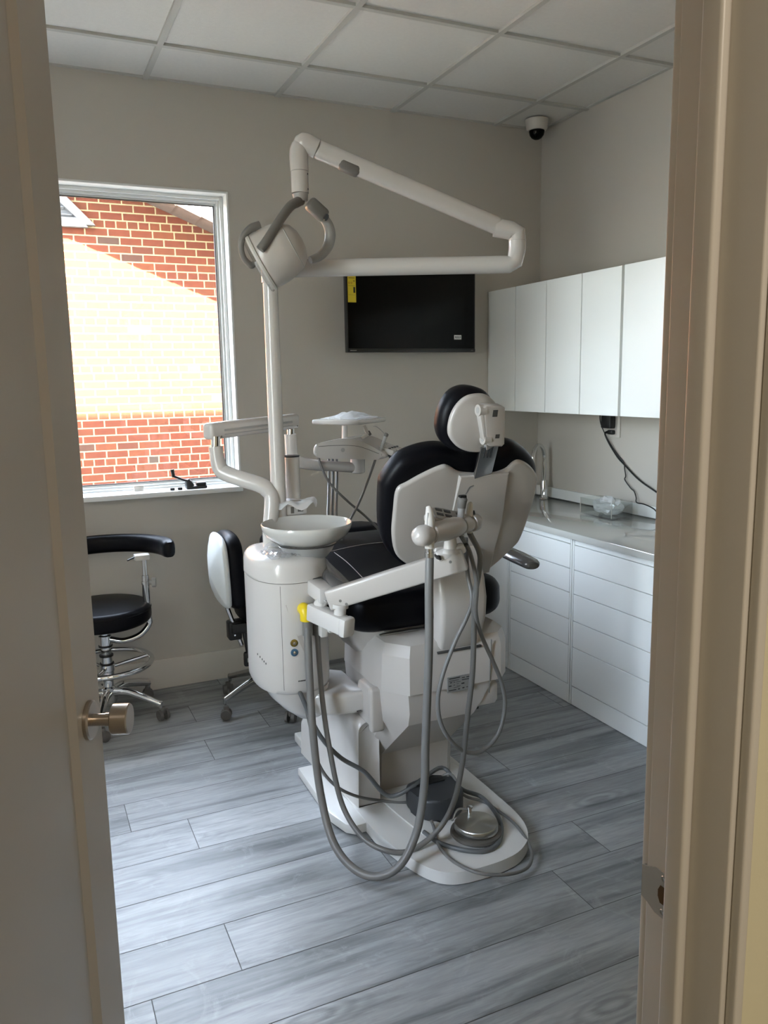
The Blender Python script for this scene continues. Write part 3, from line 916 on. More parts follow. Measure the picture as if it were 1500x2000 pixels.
# headrest
hk = 1 / math.hypot(1, .25)
HU = Vector((0, -.25 * hk, hk)); HN = Vector((0, -hk, -.25 * hk))
def HP(u, v, w):
    return Vector((1.20, 2.00, 1.37)) + Vector((u, 0, 0)) + HU * v + HN * w
hs = curve2([(0.0055, 0.0913), (-0.0408, 0.0864), (-0.0708, 0.0636), (-0.0878, 0.0299), (-0.0912, -0.0076), (-0.0826, -0.0353), (-0.0534, -0.0644), (-0.0171, -0.0804), (0.0250, -0.0843), (0.0704, -0.0709), (0.0801, -0.0429), (0.0741, 0.0165), (0.0589, 0.0568), (0.0365, 0.0786)], 5)
bm = new(); pillow(bm, hs, HP, -.010, .012, .011, 4, crown=.010); hsh = obj('headrest_shell', bm, SHELL, chair, sharp=60)
hc = curve2([(-0.0201, 0.1052), (-0.0591, 0.0987), (-0.0856, 0.0758), (-0.1036, 0.0379), (-0.1074, -0.0099), (-0.0944, -0.0470), (-0.0654, -0.0762), (-0.0220, -0.0943), (0.0302, -0.0957), (0.0743, -0.0838), (0.0883, -0.0496), (0.0821, 0.0101), (0.0658, 0.0566), (0.0346, 0.0906)], 5)
bm = new(); pillow(bm, hc, HP, -.001, -.080, .036, 6, crown=.014); obj('headrest_cushion', bm, VINYL, chair, sharp=80)
# hinge linkage on the back of the headrest
a = (-0.0123, 0.0634); b_ = (0.0619, 0.0598); c_ = (0.0758, -0.0490); d_ = (0.0159, -0.0461)
bm = new()
prism(bm, [(a[0], a[1]), (a[0] + .012, a[1] + .006), (b_[0] - .012, b_[1] + .006), (b_[0], b_[1]), (c_[0] + .002, c_[1]), (c_[0] - .006, c_[1] - .008), (d_[0] + .012, d_[1] - .008), (d_[0], d_[1])], HP, .016, .048, .005, 3)
hl_ = obj('headrest_link', bm, SHELL, chair)
bm = new()
for px, py in ((a[0] + .004, a[1] - .012), (d_[0] + .004, d_[1] + .012)):
    cyl(bm, HP(px - .012, py, .034), HP(px + .01, py, .034), .0165, None, 24)
beam(bm, HP(a[0] + .001, a[1] - .012, .034), HP(d_[0] + .001, d_[1] + .012, .034), .020, .026, .004, up=HN)
obj('link_arm', bm, SHELL, hl_)
for px, py in ((a[0] + .004, a[1] - .012), (d_[0] + .004, d_[1] + .012)):
    bm = new(); cyl(bm, HP(px - .0125, py, .034), HP(px - .0122, py, .034), .009, None, 20); obj('pivot_cap', bm, LGREY, hl_)
s1 = (0.0282, 0.0547); s2 = (0.0475, -0.0258)
bm = new(); prism(bm, [(s1[0] - .006, s1[1] - .020), (s1[0] + .010, s1[1] - .020), (s1[0] + .010, s1[1]), (s1[0] - .006, s1[1])], HP, .047, .0484); obj('link_slot', bm, SEAM, hl_)
bm = new(); prism(bm, [(s2[0] - .006, s2[1] - .004), (s2[0] + .008, s2[1] - .004), (s2[0] + .008, s2[1] + .008), (s2[0] - .006, s2[1] + .008)], HP, .047, .0484); obj('link_slot', bm, SEAM, hl_)
# support plate from the backrest up to the linkage
p0 = V((1.2753, 2.0850, 1.2089)); p1 = V((1.2473, 2.0000, 1.3095))
bm = new(); beam(bm, p0, p1, .062, .012, .003, up=(0, -1, -.3)); np_ = obj('headrest_post', bm, STEEL, chair)
bm = new()
dirp = (p1 - p0); nrm = Vector((0, -.93, -.36))
for k in (-.016, -.004, .008):
    q0 = p0 + dirp * .62 + Vector((k, 0, 0)) + nrm * .008; q1 = p0 + dirp * .97 + Vector((k, 0, 0)) + nrm * .008
    beam(bm, q0, q1, .004, .004, .001, up=(0, -1, -.3))
obj('post_groove', bm, DGREY, np_)
bm = new(); beam(bm, p1 + Vector((.004, .004, -.006)), V((1.2280, 1.9720, 1.3417)), .034, .018, .003, up=(0, -1, -.3)); obj('tilt_tongue', bm, LGREY, np_)
# armrests
for s in (-1, 1):
    bm = new()
    x = AX + s * .335
    lo = -.022 if s < 0 else 0.0
    tube(bm, [(x, 2.205, .868 + lo), (x, 2.225, .872 + lo), (x - s * .002, 2.30, .880 + lo), (x - s * .012, 2.40, .890 + lo), (x - s * .03, 2.50, .893 + lo), (x - s * .045, 2.58, .878)], [.012, .019, .021, .019, .015, .010], 18, sx=1.75)
    ar = obj('armrest', bm, ARMREST, chair, sharp=60)
    bm = new()
    tube(bm, [(x - s * .045, 2.575, .88), (x - s * .05, 2.60, .82), (x - s * .07, 2.57, .74), (x - s * .10, 2.55, .68)], .018, 12)
    obj('armrest_stem', bm, GREYP, ar)

# ==================================================================== SPITTOON / WATER UNIT
UX, UY = .790, 2.578
unit = thing('spittoon_unit', (UX, UY, .30), 'white rounded spittoon unit with basin standing left of the dental chair', 'dental unit')
URX, URY = .129, .182
bm = new()
def uo(sx, sy, z, p=2.4):
    return [Vector((u, v, z)) for u, v in oval(UX, UY, URX * sx, URY * sy, 56, p)]
rings(bm, [uo(.86, .86, .478), uo(.95, .95, .482), uo(.995, .995, .498), uo(1, 1, .52), uo(1, 1, .858)])
obj('cabinet_body', bm, WHITE, unit, sharp=50)
bm = new()
rings(bm, [uo(.985, .985, .858), uo(1.012, 1.01, .861), uo(1.012, 1.01, .868), uo(1.0, 1.0, .905), uo(.97, .975, .922), uo(.90, .91, .934), uo(.70, .72, .940)])
top = obj('top_cover', bm, WHITE, unit, sharp=50)
bm = new()     # vertical seam and hose panel edge on the face
def face_pt(x, z, off=.001):
    # point on the front (towards the door) of the body at world x
    c = max(-1, min(1, (x - UX) / URX))
    s = (1 - abs(c) ** 2.4) ** (1 / 2.4)
    return Vector((x, UY - URY * s - off, z))
beam(bm, face_pt(.722, .500, -.0005), face_pt(.722, .852, -.0005), .0012, .0014, 0)
obj('panel_seam', bm, GREYP, unit)
bm = new()
def on(x, z, off): return face_pt(x, z, off)
q = [(.735, .79), (.835, .81), (.835, .70), (.825, .66), (.800, .60), (.775, .66)]
prism(bm, q, lambda u, v, w: face_pt(u, v, w), -.004, .0012)
obj('hose_panel', bm, LGREY if False else SHELL, unit)
for zc, m in ((.662, GOLD), (.630, BLUEP)):
    c = face_pt(.757, zc, 0)
    bm = new()
    lathe(bm, [(.0, 0), (.0125, 0), (.0125, .003), (.0095, .0035), (.009, .002), (.0, .002)], c, (-.05, -1, 0), 24)
    f = obj('quick_connector', bm, m, unit)
    f['label'] = 'brass quick connector' if m is GOLD else 'blue ringed quick connector'
    bm = new(); lathe(bm, [(.0, .001), (.0055, .001), (.0055, .006), (.004, .007), (.0, .007)], c, (-.05, -1, 0), 18); obj('connector_pin', bm, CHROME, f)
bm = new()
for i in range(7):
    p = face_pt(.768 + i * .0042, .528, .0003); box(bm, (p.x - .0015, p.y - .0003, p.z), (p.x + .0015, p.y + .0006, p.z + .004))
obj('maker_print', bm, PRINT, unit)
bm = new()
for i in range(5):
    p = face_pt(.6655 + i * .0035, .600 - i * .005, .0003); box(bm, (p.x - .0016, p.y - .0004, p.z), (p.x + .0016, p.y + .001, p.z + .006))
obj('logo_print', bm, PRINT, unit)
# basin
BX, BY = .846, 2.495
bm = new()
lathe(bm, [(.012, .972), (.06, .966), (.085, .968), (.115, .982), (.137, .999), (.148, 1.019), (.1515, 1.036), (.1495, 1.038), (.1465, 1.036), (.140, 1.015), (.118, .996), (.08, .985), (.012, .981)], (BX, BY, 0), seg=56)
bowl = obj('basin', bm, CERAM, unit, sharp=60)
bm = new()
lathe(bm, [(.020, .907), (.040, .910), (.066, .924), (.084, .946), (.094, .966), (.097, .9675), (.094, .9685), (.080, .950), (.060, .928), (.018, .912)], (BX, BY, 0), seg=48)
obj('drain_bowl', bm, CUPG, bowl)
bm = new(); lathe(bm, [(.045, .925), (.036, .935), (.030, .95), (.028, .975)], (BX - .006, BY + .005, 0), seg=32); obj('basin_neck', bm, WHITE, bowl)
bm = new(); lathe(bm, [(.098, .9655), (.1, .968), (.098, .970)], (BX, BY, 0), seg=48, cap=False); obj('basin_seam', bm, SEAM, bowl)
# loose protective film on the top cover
bm = new()
rnd = random.Random(5)
def film(bm, cx, cy, z, rx, ry, amp, n=12):
    g = [[bm.verts.new((cx + rx * (2 * i / n - 1) * (1 + .1 * rnd.random()), cy + ry * (2 * j / n - 1), z + amp * (rnd.random() ** 2))) for j in range(n + 1)] for i in range(n + 1)]
    for i in range(n):
        for j in range(n):
            bm.faces.new((g[i][j], g[i + 1][j], g[i + 1][j + 1], g[i][j + 1]))
film(bm, .745, 2.475, .940, .052, .055, .016, 10)
tube(bm, [(.705, 2.52, .955), (.715, 2.50, .975), (.745, 2.50, .968), (.775, 2.47, .955)], .006, 8)
obj('plastic_wrap', bm, FILM, unit, sharp=15)
# cup filler post with sensor box and film collar
bm = new(); cyl(bm, (.872, 2.708, .935), (.872, 2.708, 1.232), .0255, None, 28); cyl(bm, (.872, 2.708, 1.232), (.872, 2.708, 1.238), .0262, .0245, 28)
post = obj('filler_post', bm, WHITE, unit)
bm = new(); lathe(bm, [(.0262, 1.2375), (.0268, 1.239), (.0268, 1.243), (.0, 1.244)], (.872, 2.708, 0), seg=28); obj('post_cap', bm, DGREY, post)
a = (0.8257, 2.6600, 1.0759); b_ = (0.9054, 2.6600, 1.0365)
bm = new(); box(bm, (a[0], 2.655, b_[2]), (b_[0], 2.72, a[2]), .006, 3); sb = obj('sensor_box', bm, WHITE, unit)
bm = new(); box(bm, (a[0] + .018, 2.6538, b_[2] + .008), (a[0] + .030, 2.6552, a[2] - .008)); box(bm, (b_[0] - .036, 2.6538, b_[2] + .012), (b_[0] - .016, 2.6552, a[2] - .012)); obj('sensor_window', bm, GREYP, sb)
bm = new()
N = 28
rr = []
for k, (rad, dz) in enumerate(((.024, .004), (.05, .006), (.070, .004), (.078, -.010))):
    rr.append([Vector((.862 + rad * math.cos(2 * PI * i / N) * (1 + .12 * math.sin(3 * 2 * PI * i / N)), 2.650 + rad * .8 * math.sin(2 * PI * i / N), 1.085 + dz + .012 * (k / 3) * math.sin(5 * 2 * PI * i / N))) for i in range(N)])
rings(bm, rr, cap=False)
obj('film_collar', bm, BAGW, post, sharp=60)
# support arm to the chair column
bm = new()
prism(bm, [(1.0, 2.375), (.95, 2.372), (.90, 2.380), (.85, 2.400), (.81, 2.435), (.775, 2.50), (.775, 2.60), (.81, 2.65), (.87, 2.645), (.935, 2.61), (1.0, 2.60)], xyz, .388, .466, .016, 4)
arm = obj('support_arm', bm, WHITE, unit, sharp=50)
bm = new()
rings(bm, [[Vector((u, v, z)) for u, v in oval(.812 + dx, 2.54 + dy, rx, ry, 32, 2.6)] for z, rx, ry, dx, dy in ((.355, .045, .06, .03, 0), (.395, .075, .095, .012, 0), (.44, .098, .12, -.005, 0), (.484, .112, .142, -.015, .01))])
obj('hub', bm, WHITE, arm, sharp=60)
bm = new()
for i in range(4):
    p = Vector((.962 + i * .0045, 2.3712, .396)); box(bm, (p.x - .0016, p.y - .0005, p.z), (p.x + .0016, p.y + .001, p.z + .004))
obj('arm_print', bm, PRINT, arm)
# two dark hoses from underneath to the foot control
def hose(name, pts, r, m, parent, seg=10, n=8):
    bm = new(); tube(bm, pts, r, seg, n); return obj(name, bm, m, parent, sharp=80)

# ==================================================================== ASSISTANT ARM (suction holder)
asst = thing('suction_holder', (.87, 2.36, .70), 'white jointed arm carrying suction handpieces behind the chair back', 'instrument holder')
bm = new(); beam(bm, (.835, 2.43, .842), (.836, 2.285, .838), .052, .050, .005); mount = obj('mount_block', bm, WHITE, asst)
bm = new(); beam(bm, (.835, 2.412, .842), (.835, 2.398, .842), .056, .054, .002); obj('mount_gasket', bm, SEAM, mount)
bm = new()
e0 = V((0.7995, 2.3400, 0.7797)); e1 = V((0.8554, 2.2000, 0.7615))
beam(bm, e0, e1, .044, .056, .006)
d = (e1 - e0).normalized()
beam(bm, e1 - d * .004, e1 + d * .026, .050, .062, .010, seg=2)
obj('pivot_bar', bm, WHITE, asst)
bm = new(); cyl(bm, e0 + Vector((.02, -.02, .02)), (.836, 2.30, .83), .020, None, 20); obj('pivot_pin', bm, WHITE, asst)
kx = V((0.8507, 2.2250, 0.7830))
bm = new(); cyl(bm, kx - Vector((0, 0, .02)), kx + Vector((.003, .0, .035)), .018, .020, 24); cyl(bm, kx + Vector((.002, 0, .030)), kx + Vector((.003, 0, .042)), .027, None, 24); obj('knuckle', bm, WHITE, asst)
l0 = V((0.8228, 2.2450, 0.8354)); l1 = V((1.1761, 2.0200, 0.9736))
bm = new(); beam(bm, l0, l1, .040, .064, .007, seg=3, h1=.070)
la = obj('long_arm', bm, SHELL, asst)
bm = new()
sdir = (l1 - l0).normalized(); side = sdir.cross(Vector((0, 0, 1))).normalized()
if side.y > 0: side = -side
for t, up in ((.90, .006), (.10, -.010), (.145, -.026)):
    bm = new(); c = l0 + (l1 - l0) * t + side * .0195 + Vector((0, 0, up)); lathe(bm, [(.0, 0), (.0045, 0), (.0045, .0012), (.0, .0014)], c, side, 14)
    obj('arm_screw', bm, GREYP, la)
hb = V((1.1386, 2.0400, 0.9924))
bm = new(); beam(bm, hb + Vector((-.042, .012, -.012)), hb + Vector((.042, -.01, .012)), .036, .030, .008, w1=.036); lathe(bm, [(.034, 0), (.030, .006), (.021, .012), (.018, .04), (.020, .055)], hb + Vector((0, 0, .0)), (.0, 0, 1), 24); obj('swivel_neck', bm, WHITE, asst)
bm = new(); beam(bm, hb + Vector((-.046, .0, -.012)), hb + Vector((-.040, .0, -.010)), .030, .014, .001); obj('swivel_gap', bm, BLACK, asst); bm = new(); beam(bm, hb + Vector((.034, -.016, .020)), hb + Vector((.046, -.018, .023)), .02, .006, .001); obj('swivel_gap', bm, BLACK, asst)
# holder rail: ball end, body, two more sockets
h0 = V((1.0083, 1.9650, 1.0674)); h1 = V((1.2997, 2.0850, 1.0736))
hd = (h1 - h0).normalized()
bm = new(); lathe(bm, [(.001, -.034), (.016, -.030), (.026, -.020), (.0305, -.004), (.030, .010), (.028, .022)], h0, hd, 32); obj('end_knob', bm, SHELL, asst)
bm = new(); L = (h1 - h0).length
lathe(bm, [(.026, .030), (.030, .034), (.031, .060), (.033, .10), (.031, .14), (.0275, .165), (.025, .170)], h0, hd, 32); hbod = obj('holder_body', bm, SHELL, asst)
bm = new(); lathe(bm, [(.022, .175), (.0255, .178), (.0265, .20), (.024, .212), (.022, .214)], h0, hd, 32); obj('holder_socket', bm, SHELL, asst)
bm = new(); lathe(bm, [(.022, .219), (.027, .222), (.028, .236), (.024, .252), (.016, .262), (.001, .266)], h0, hd, 32); obj('end_cap', bm, SHELL, asst)
for s0, s1 in ((.020, .032), (.168, .178), (.212, .221)):
    bm = new(); cyl(bm, h0 + hd * s0, h0 + hd * s1, .0235, None, 28)
    obj('holder_spacer', bm, LGREY, asst)
# keypad on top of the body
ux = hd; uz = Vector((0, 0, 1)); uy = uz.cross(ux).normalized(); uz = ux.cross(uy)
def KP(u, v, w): return h0 + ux * u + uy * v + (uz + Vector((0, 0, 0))) * w
ka, kb, kc, kd = V((1.0786, 2.0350, 1.1337)), V((1.2384, 2.1050, 1.0888)), V((1.2298, 2.0600, 1.0646)), V((1.0644, 1.9900, 1.1129))   # far left, far right, near right, near left
kn = (kb - ka).cross(ka - kd).normalized()
if kn.z < 0: kn = -kn
def KP(u, v, w):      # u 0..1 left to right, v 0..1 near to far
    return (kd * (1 - u) + kc * u) * (1 - v) + (ka * (1 - u) + kb * u) * v + kn * w
kout = curve2([(.0, .0), (.45, -.12), (.85, -.10), (1.0, .15), (1.0, .8), (.9, 1.0), (.5, 1.05), (.02, 1.0)], 4)
bm = new(); prism(bm, inset(kout, -.06), KP, -.034, -.003, .004, 2); kp = obj('keypad', bm, SHELL, hbod)
bm = new(); prism(bm, kout, KP, -.0045, -.0005, .001, 1); obj('keypad_panel', bm, LGREY, kp)
for u in (.13, .36):
    for v in (.35, .80):
        bm = new(); prism(bm, [(u - .085, v - .11), (u + .085, v - .11), (u + .085, v + .11), (u - .085, v + .11)], KP, -.001, .0012); obj('black_key', bm, BLACK, kp)
for u, v in ((.60, .32), (.66, .78), (.82, .30), (.86, .74)):
    bm = new(); prism(bm, [(u - .055, v - .09), (u + .055, v - .09), (u + .055, v + .09), (u - .055, v + .09)], KP, -.001, .0006); obj('soft_key', bm, GREYP, kp)
# suction handpiece, syringe and saliva ejector
s0 = h0 + hd * .026
bm = new()
tube(bm, [s0 + Vector((0, -.004, -.040)), s0 + Vector((0, -.004, .0)), s0 + Vector((.001, -.004, .04)), s0 + Vector((.0, -.003, .068)), s0 + Vector((.0, .002, .078))], [.0135, .0155, .014, .010, .007], 16)
hv = obj('suction_handpiece', bm, STRIP, asst)
bm = new(); beam(bm, s0 + Vector((-.009, -.006, .002)), s0 + Vector((-.006, -.005, .064)), .012, .016, .003, w1=.007); obj('suction_lever', bm, LGREY, hv)
s1 = h0 + hd * .174
bm = new()
tube(bm, [s1 + Vector((0, 0, -.03)), s1 + Vector((0, 0, .01)), s1 + Vector((.001, 0, .04)), s1 + Vector((.003, 0, .062))], [.011, .0115, .0105, .0125], 16)
sy = obj('air_water_syringe', bm, LGREY, asst)
bm = new(); tube(bm, [s1 + Vector((.002, 0, .052)), s1 + Vector((.003, 0, .068)), s1 + Vector((.005, -.002, .080)), s1 + Vector((.006, -.004, .086))], [.0128, .0145, .0155, .011], 16); obj('syringe_head', bm, GREYP, sy)
bm = new(); box(bm, s1 + Vector((-.008, -.012, .083)), s1 + Vector((.014, .004, .092)), .003); obj('syringe_button', bm, BLACK, sy)
bm = new(); tube(bm, [s1 + Vector((.012, 0, .086)), s1 + Vector((.026, .01, .094)), s1 + Vector((.042, .02, .108)), s1 + Vector((.058, .025, .112))], .0022, 8); obj('syringe_nozzle', bm, STEEL, sy)
s2 = h0 + hd * .217
bm = new(); tube(bm, [s2 + Vector((0, 0, -.03)), s2 + Vector((0, 0, .0)), s2 + Vector((0, 0, .035)), s2 + Vector((.001, 0, .058)), s2 + Vector((.001, .002, .064))], [.0085, .010, .0105, .008, .004], 14); se = obj('saliva_ejector', bm, STRIP, asst)
bm = new(); lathe(bm, [(.0, 0), (.007, 0), (.007, .008), (.0, .009)], s2 + Vector((.008, 0, .03)), (1, -.3, .2), 14); obj('ejector_valve', bm, DGREY, se)
# hoses
ha0 = s0 + Vector((0, -.004, -.045))
bm = new(); tube(bm, [s0 + Vector((0, -.004, -.055)), s0 + Vector((0, -.004, -.030))], .0115, 16, 2); cyl(bm, s0 + Vector((0, -.004, -.066)), s0 + Vector((0, -.004, -.052)), .0135, None, 18); obj('hose_collar', bm, CHROME, hv)
big = [(ha0.x, ha0.y, ha0.z - .02), (1.0264, 1.9650, 0.9111), (1.0277, 1.9700, 0.7575), (1.0290, 1.9850, 0.5963), (1.0284, 2.0000, 0.4300), (1.0288, 2.0100, 0.2937), (0.9953, 1.9950, 0.1593), (0.9342, 1.9850, 0.0678), (0.8695, 2.0150, 0.0283), (0.8162, 2.0750, 0.0351), (0.7851, 2.1600, 0.0827), (0.7788, 2.2400, 0.1904), (0.7764, 2.2900, 0.3602), (0.7864, 2.3400, 0.5475), (0.7963, 2.3750, 0.7333)]
h_big = hose('suction_hose', big, .0125, HOSE, asst, 14)
sm = [(s2.x, s2.y, s2.z - .03), (1.2475, 2.0500, 0.9599), (1.2260, 2.0500, 0.8339), (1.2261, 2.0500, 0.7688), (1.2208, 2.0500, 0.6047), (1.2053, 2.0550, 0.4543), (1.1896, 2.0600, 0.3012), (1.1558, 2.0600, 0.1698), (1.0945, 2.0600, 0.0892), (1.0026, 2.0650, 0.0467), (0.9307, 2.1000, 0.0503), (0.8826, 2.1700, 0.0736), (0.8516, 2.2500, 0.1496), (0.8346, 2.3000, 0.3081), (0.8302, 2.3500, 0.4836), (0.8329, 2.3900, 0.7239)]
h_sm = hose('ejector_hose', sm, .0088, HOSE, asst, 12)
lp = [(s1.x, s1.y, s1.z - .03), (1.2025, 2.0350, 0.9835), (1.2229, 2.0300, 0.8872), (1.2225, 2.0350, 0.7977), (1.2580, 2.0600, 0.7120), (1.3059, 2.0700, 0.6174), (1.3409, 2.0700, 0.5344), (1.3500, 2.0650, 0.4566), (1.3203, 2.0600, 0.3686), (1.2554, 2.0600, 0.3248), (1.1841, 2.0600, 0.3473), (1.1249, 2.0650, 0.4241), (1.1083, 2.0700, 0.5095), (1.1250, 2.0700, 0.5979), (1.1687, 2.0700, 0.6979), (1.2065, 2.0600, 0.7771), (1.2276, 2.0650, 0.8300), (1.2248, 2.0850, 0.8988), (1.2223, 2.0900, 0.9628), (1.2205, 2.0900, 1.0192)]
hose('syringe_hose', lp, .0068, HOSE, asst, 12)
for (px, py, yy, m) in ((600, 1208, 2.376, HOSE), (618, 1212, 2.388, HOSE)):
    c = V((0.7970, 2.3760, 0.7450)) if px == 600 else V((0.8350, 2.3900, 0.7358))
    bm = new(); cyl(bm, c - Vector((0, 0, .055)), c + Vector((0, 0, .03)), .0165 if px == 600 else .0135, None, 20); obj('hose_boot', bm, GREYP, h_big if px == 600 else h_sm)
c = V((0.7903, 2.3850, 0.7641))
bm = new(); tube(bm, [c + Vector((0, .02, .008)), c + Vector((0, -.004, .012)), c + Vector((.002, -.012, -.004)), c + Vector((.002, -.012, -.024))], .0195, 18)
o = obj('yellow_elbow', bm, YELP, h_big); o['label'] = 'yellow hose elbow'
bm = new()
c = V((0.8443, 2.3600, 0.7047)); box(bm, c - Vector((.012, .015, .022)), c + Vector((.012, .015, .022)), .004)
c = V((0.8618, 2.3400, 0.7112)); box(bm, c - Vector((.008, .01, .012)), c + Vector((.010, .01, .012)), .004)
obj('hose_clip', bm, STRIP, asst)

# ==================================================================== FOOT CONTROL on the base plate
ped = thing('foot_control', (1.30, 2.14, .05), 'dark grey box with round steel foot pedal lying on the white base plate', 'foot pedal')
bm = new()
c0 = V((1.1933, 2.2411, 0.0500))
prism(bm, curve2([(c0.x - .075, c0.y + .075), (c0.x - .088, c0.y), (c0.x - .065, c0.y - .065), (c0.x + .01, c0.y - .085), (c0.x + .075, c0.y - .05), (c0.x + .085, c0.y + .03), (c0.x + .05, c0.y + .085)], 4), xyz, .051, .128, .012, 3)
obj('pedal_housing', bm, DGREY, ped, sharp=50)
bm = new()
box(bm, (c0.x - .060, c0.y + .03, .1275), (c0.x + .05, c0.y + .06, .134), .004)
obj('housing_lug', bm, BLACK, ped)
c1 = V((1.2364, 2.0528, 0.0750))
bm = new(); lathe(bm, [(.0, .051), (.080, .051), (.084, .056), (.082, .064), (.070, .066), (.0, .066)], (c1.x, c1.y, 0), seg=48); obj('pedal_base', bm, mat('taupe rubber', (.10, .09, .075), .5), ped)
def disc_mat():
    m = bpy.data.materials.new('spun steel'); m.use_nodes = True
    b = m.node_tree.nodes['Principled BSDF']; b.inputs['Base Color'].default_value = (.45, .44, .41, 1); b.inputs['Metallic'].default_value = 1; b.inputs['Roughness'].default_value = .28
    b.inputs['Anisotropic'].default_value = .9
    t = m.node_tree.nodes.new('ShaderNodeTangent'); t.direction_type = 'RADIAL'; t.axis = 'Z'
    m.node_tree.links.new(t.outputs[0], b.inputs['Tangent'])
    return m
bm = new(); lathe(bm, [(.0, .066), (.066, .066), (.070, .069), (.070, .086), (.067, .090), (.0, .0905)], (c1.x, c1.y, 0), seg=56); pd_ = obj('pedal_disc', bm, disc_mat(), ped)
bm = new(); cyl(bm, (c1.x + .012, c1.y + .062, .066), (c1.x + .012, c1.y + .062, .106), .007, None, 14); lathe(bm, [(.0, .0), (.010, 0), (.010, .006), (.0, .008)], (c1.x + .012, c1.y + .062, .104), (0, 0, 1), 14); obj('pedal_stud', bm, CHROME, ped)
bm = new(); tube(bm, [(c1.x - .06, c1.y + .05, .085), (c1.x - .02, c1.y + .085, .095), (c1.x + .012, c1.y + .066, .098)], .004, 8); obj('pedal_spring', bm, STEEL, ped)
h1p = [(0.7556, 2.4200, 0.5465), (0.7781, 2.4000, 0.4713), (0.8172, 2.3600, 0.3541), (0.8774, 2.3300, 0.2711), (0.9579, 2.3100, 0.2073), (1.04, 2.305, .105), (1.1211, 2.2787, 0.1300), (1.27, 2.345, .136), (1.2949, 2.2532, 0.0950), (1.3604, 2.2179, 0.0620), (1.3455, 2.0866, 0.0540), (1.2827, 1.9855, 0.0530), (1.2138, 1.9537, 0.0530), (1.1510, 1.9875, 0.0530), (1.1036, 2.0569, 0.0515), (1.0891, 2.1348, 0.0500)]
hose('control_hose', h1p, .0075, HOSED, ped, 12)
h2p = [(0.7726, 2.4300, 0.5330), (0.7912, 2.4200, 0.4471), (0.8059, 2.4000, 0.3435), (0.8173, 2.3700, 0.2448), (0.8549, 2.3400, 0.1769), (0.9173, 2.3150, 0.1318), (1.0306, 2.3615, 0.0620), (1.1358, 2.3137, 0.0580), (1.27, 2.300, .1335), (1.2773, 2.2052, 0.1000), (1.3564, 2.2012, 0.0560), (1.3755, 2.1020, 0.0530), (1.3767, 2.0336, 0.0520), (1.3724, 1.9744, 0.0420), (1.3586, 1.9203, 0.0300), (1.3192, 1.8717, 0.0240), (1.2625, 1.8460, 0.0300), (1.1832, 1.8412, 0.0460), (1.1235, 1.8797, 0.0520), (1.0945, 1.9679, 0.0490), (1.0976, 2.0526, 0.0520), (1.1254, 2.1357, 0.0580), (1.1232, 2.1491, 0.0750)]
hose('control_cord', h2p, .0052, HOSE, ped, 10)

# ==================================================================== DENTAL LAMP
lampo = thing('operating_lamp', (.805, 2.665, .93), 'white dental lamp on tall pole with folding overhead arm', 'dental lamp')
PX, PY, PZ = .805, 2.668, 1.872
E0 = Vector((1.540, 2.325, PZ))
bm = new(); cyl(bm, (PX, PY, .93), (PX, PY, PZ - .03), .0265, .0245, 32); obj('pole', bm, WHITE, lampo)
bm = new(); cyl(bm, (PX, PY, PZ - .045), (PX, PY, PZ + .032), .0285, None, 32); obj('pole_collar', bm, WHITE, lampo)
bm = new()
dE = (E0 - Vector((PX, PY, PZ))).normalized()
tube(bm, [Vector((PX, PY, PZ)) - dE * .02, Vector((PX, PY, PZ)) + dE * .3, E0 - dE * .045, E0 - dE * .018, E0 + dE * .004 + Vector((0, 0, .010)), E0 + dE * .012 + Vector((0, 0, .045)), E0 + dE * .012 + Vector((0, 0, .075))], .0285, 24, smooth=False)
obj('lower_arm', bm, WHITE, lampo, sharp=30)
K = E0 + dE * .012
U1 = Vector((.895, 2.505, 2.228))                 # upper end of the spring arm
bm = new()
tube(bm, [K + Vector((0, 0, .0755)), K + Vector((0, 0, .10)), K + Vector((0, 0, .108)) - dE * .02, K + Vector((0, 0, .118)) - dE * .075], [.0285, .0285, .0295, .030], 24, smooth=False)
obj('elbow_joint', bm, WHITE, lampo, sharp=30)
K2 = K + Vector((0, 0, .112)) - dE * .04
ud = (U1 - K2).normalized()
bm = new()
beam(bm, K2 + ud * .02, U1 - ud * .02, .046, .056, .018, seg=4)
spr = obj('spring_arm', bm, WHITE, lampo, sharp=50)
bm = new()
c = K2 + (U1 - K2) * .80
beam(bm, c - ud * .036 - Vector((0, 0, .016)), c + ud * .036 - Vector((0, 0, .016)), .050, .032, .012, seg=3)
obj('grip_pad', bm, GREYP, spr)
sd_ = ud.cross(Vector((0, 0, 1))).normalized()
if sd_.y > 0: sd_ = -sd_
for t in (.97, .02):
    bm = new(); c = K2 + (U1 - K2) * t + sd_ * .0228; lathe(bm, [(.0, 0), (.004, 0), (.004, .001), (.0, .0012)], c, sd_, 12)
    obj('arm_pin', bm, BLACK, spr)
bm = new()
N0 = Vector((.868, 2.515, 2.215))
tube(bm, [U1 + ud * -.03, U1 + ud * .01 + Vector((0, 0, .002)), N0 + Vector((.012, 0, .012)), N0 + Vector((0, 0, -.01)), N0 + Vector((0, 0, -.065))], [.030, .030, .030, .0295, .0285], 24, n=5)
obj('head_elbow', bm, WHITE, lampo, sharp=40)
bm = new(); cyl(bm, N0 + Vector((0, 0, -.066)), N0 + Vector((0, 0, -.130)), .0275, .027, 28); obj('neck_sleeve', bm, WHITE, lampo)
bm = new(); cyl(bm, N0 + Vector((0, 0, -.1305)), N0 + Vector((.003, 0, -.155)), .0255, .021, 28); obj('neck_ring', bm, LGREY, lampo)
for dz in (-.075, -.12):
    bm = new(); lathe(bm, [(.0, 0), (.003, 0), (.003, .001), (.0, .0012)], N0 + Vector((.020, -.0185, dz)), (.75, -.66, 0), 10)
    obj('neck_screw', bm, BLACK, lampo)
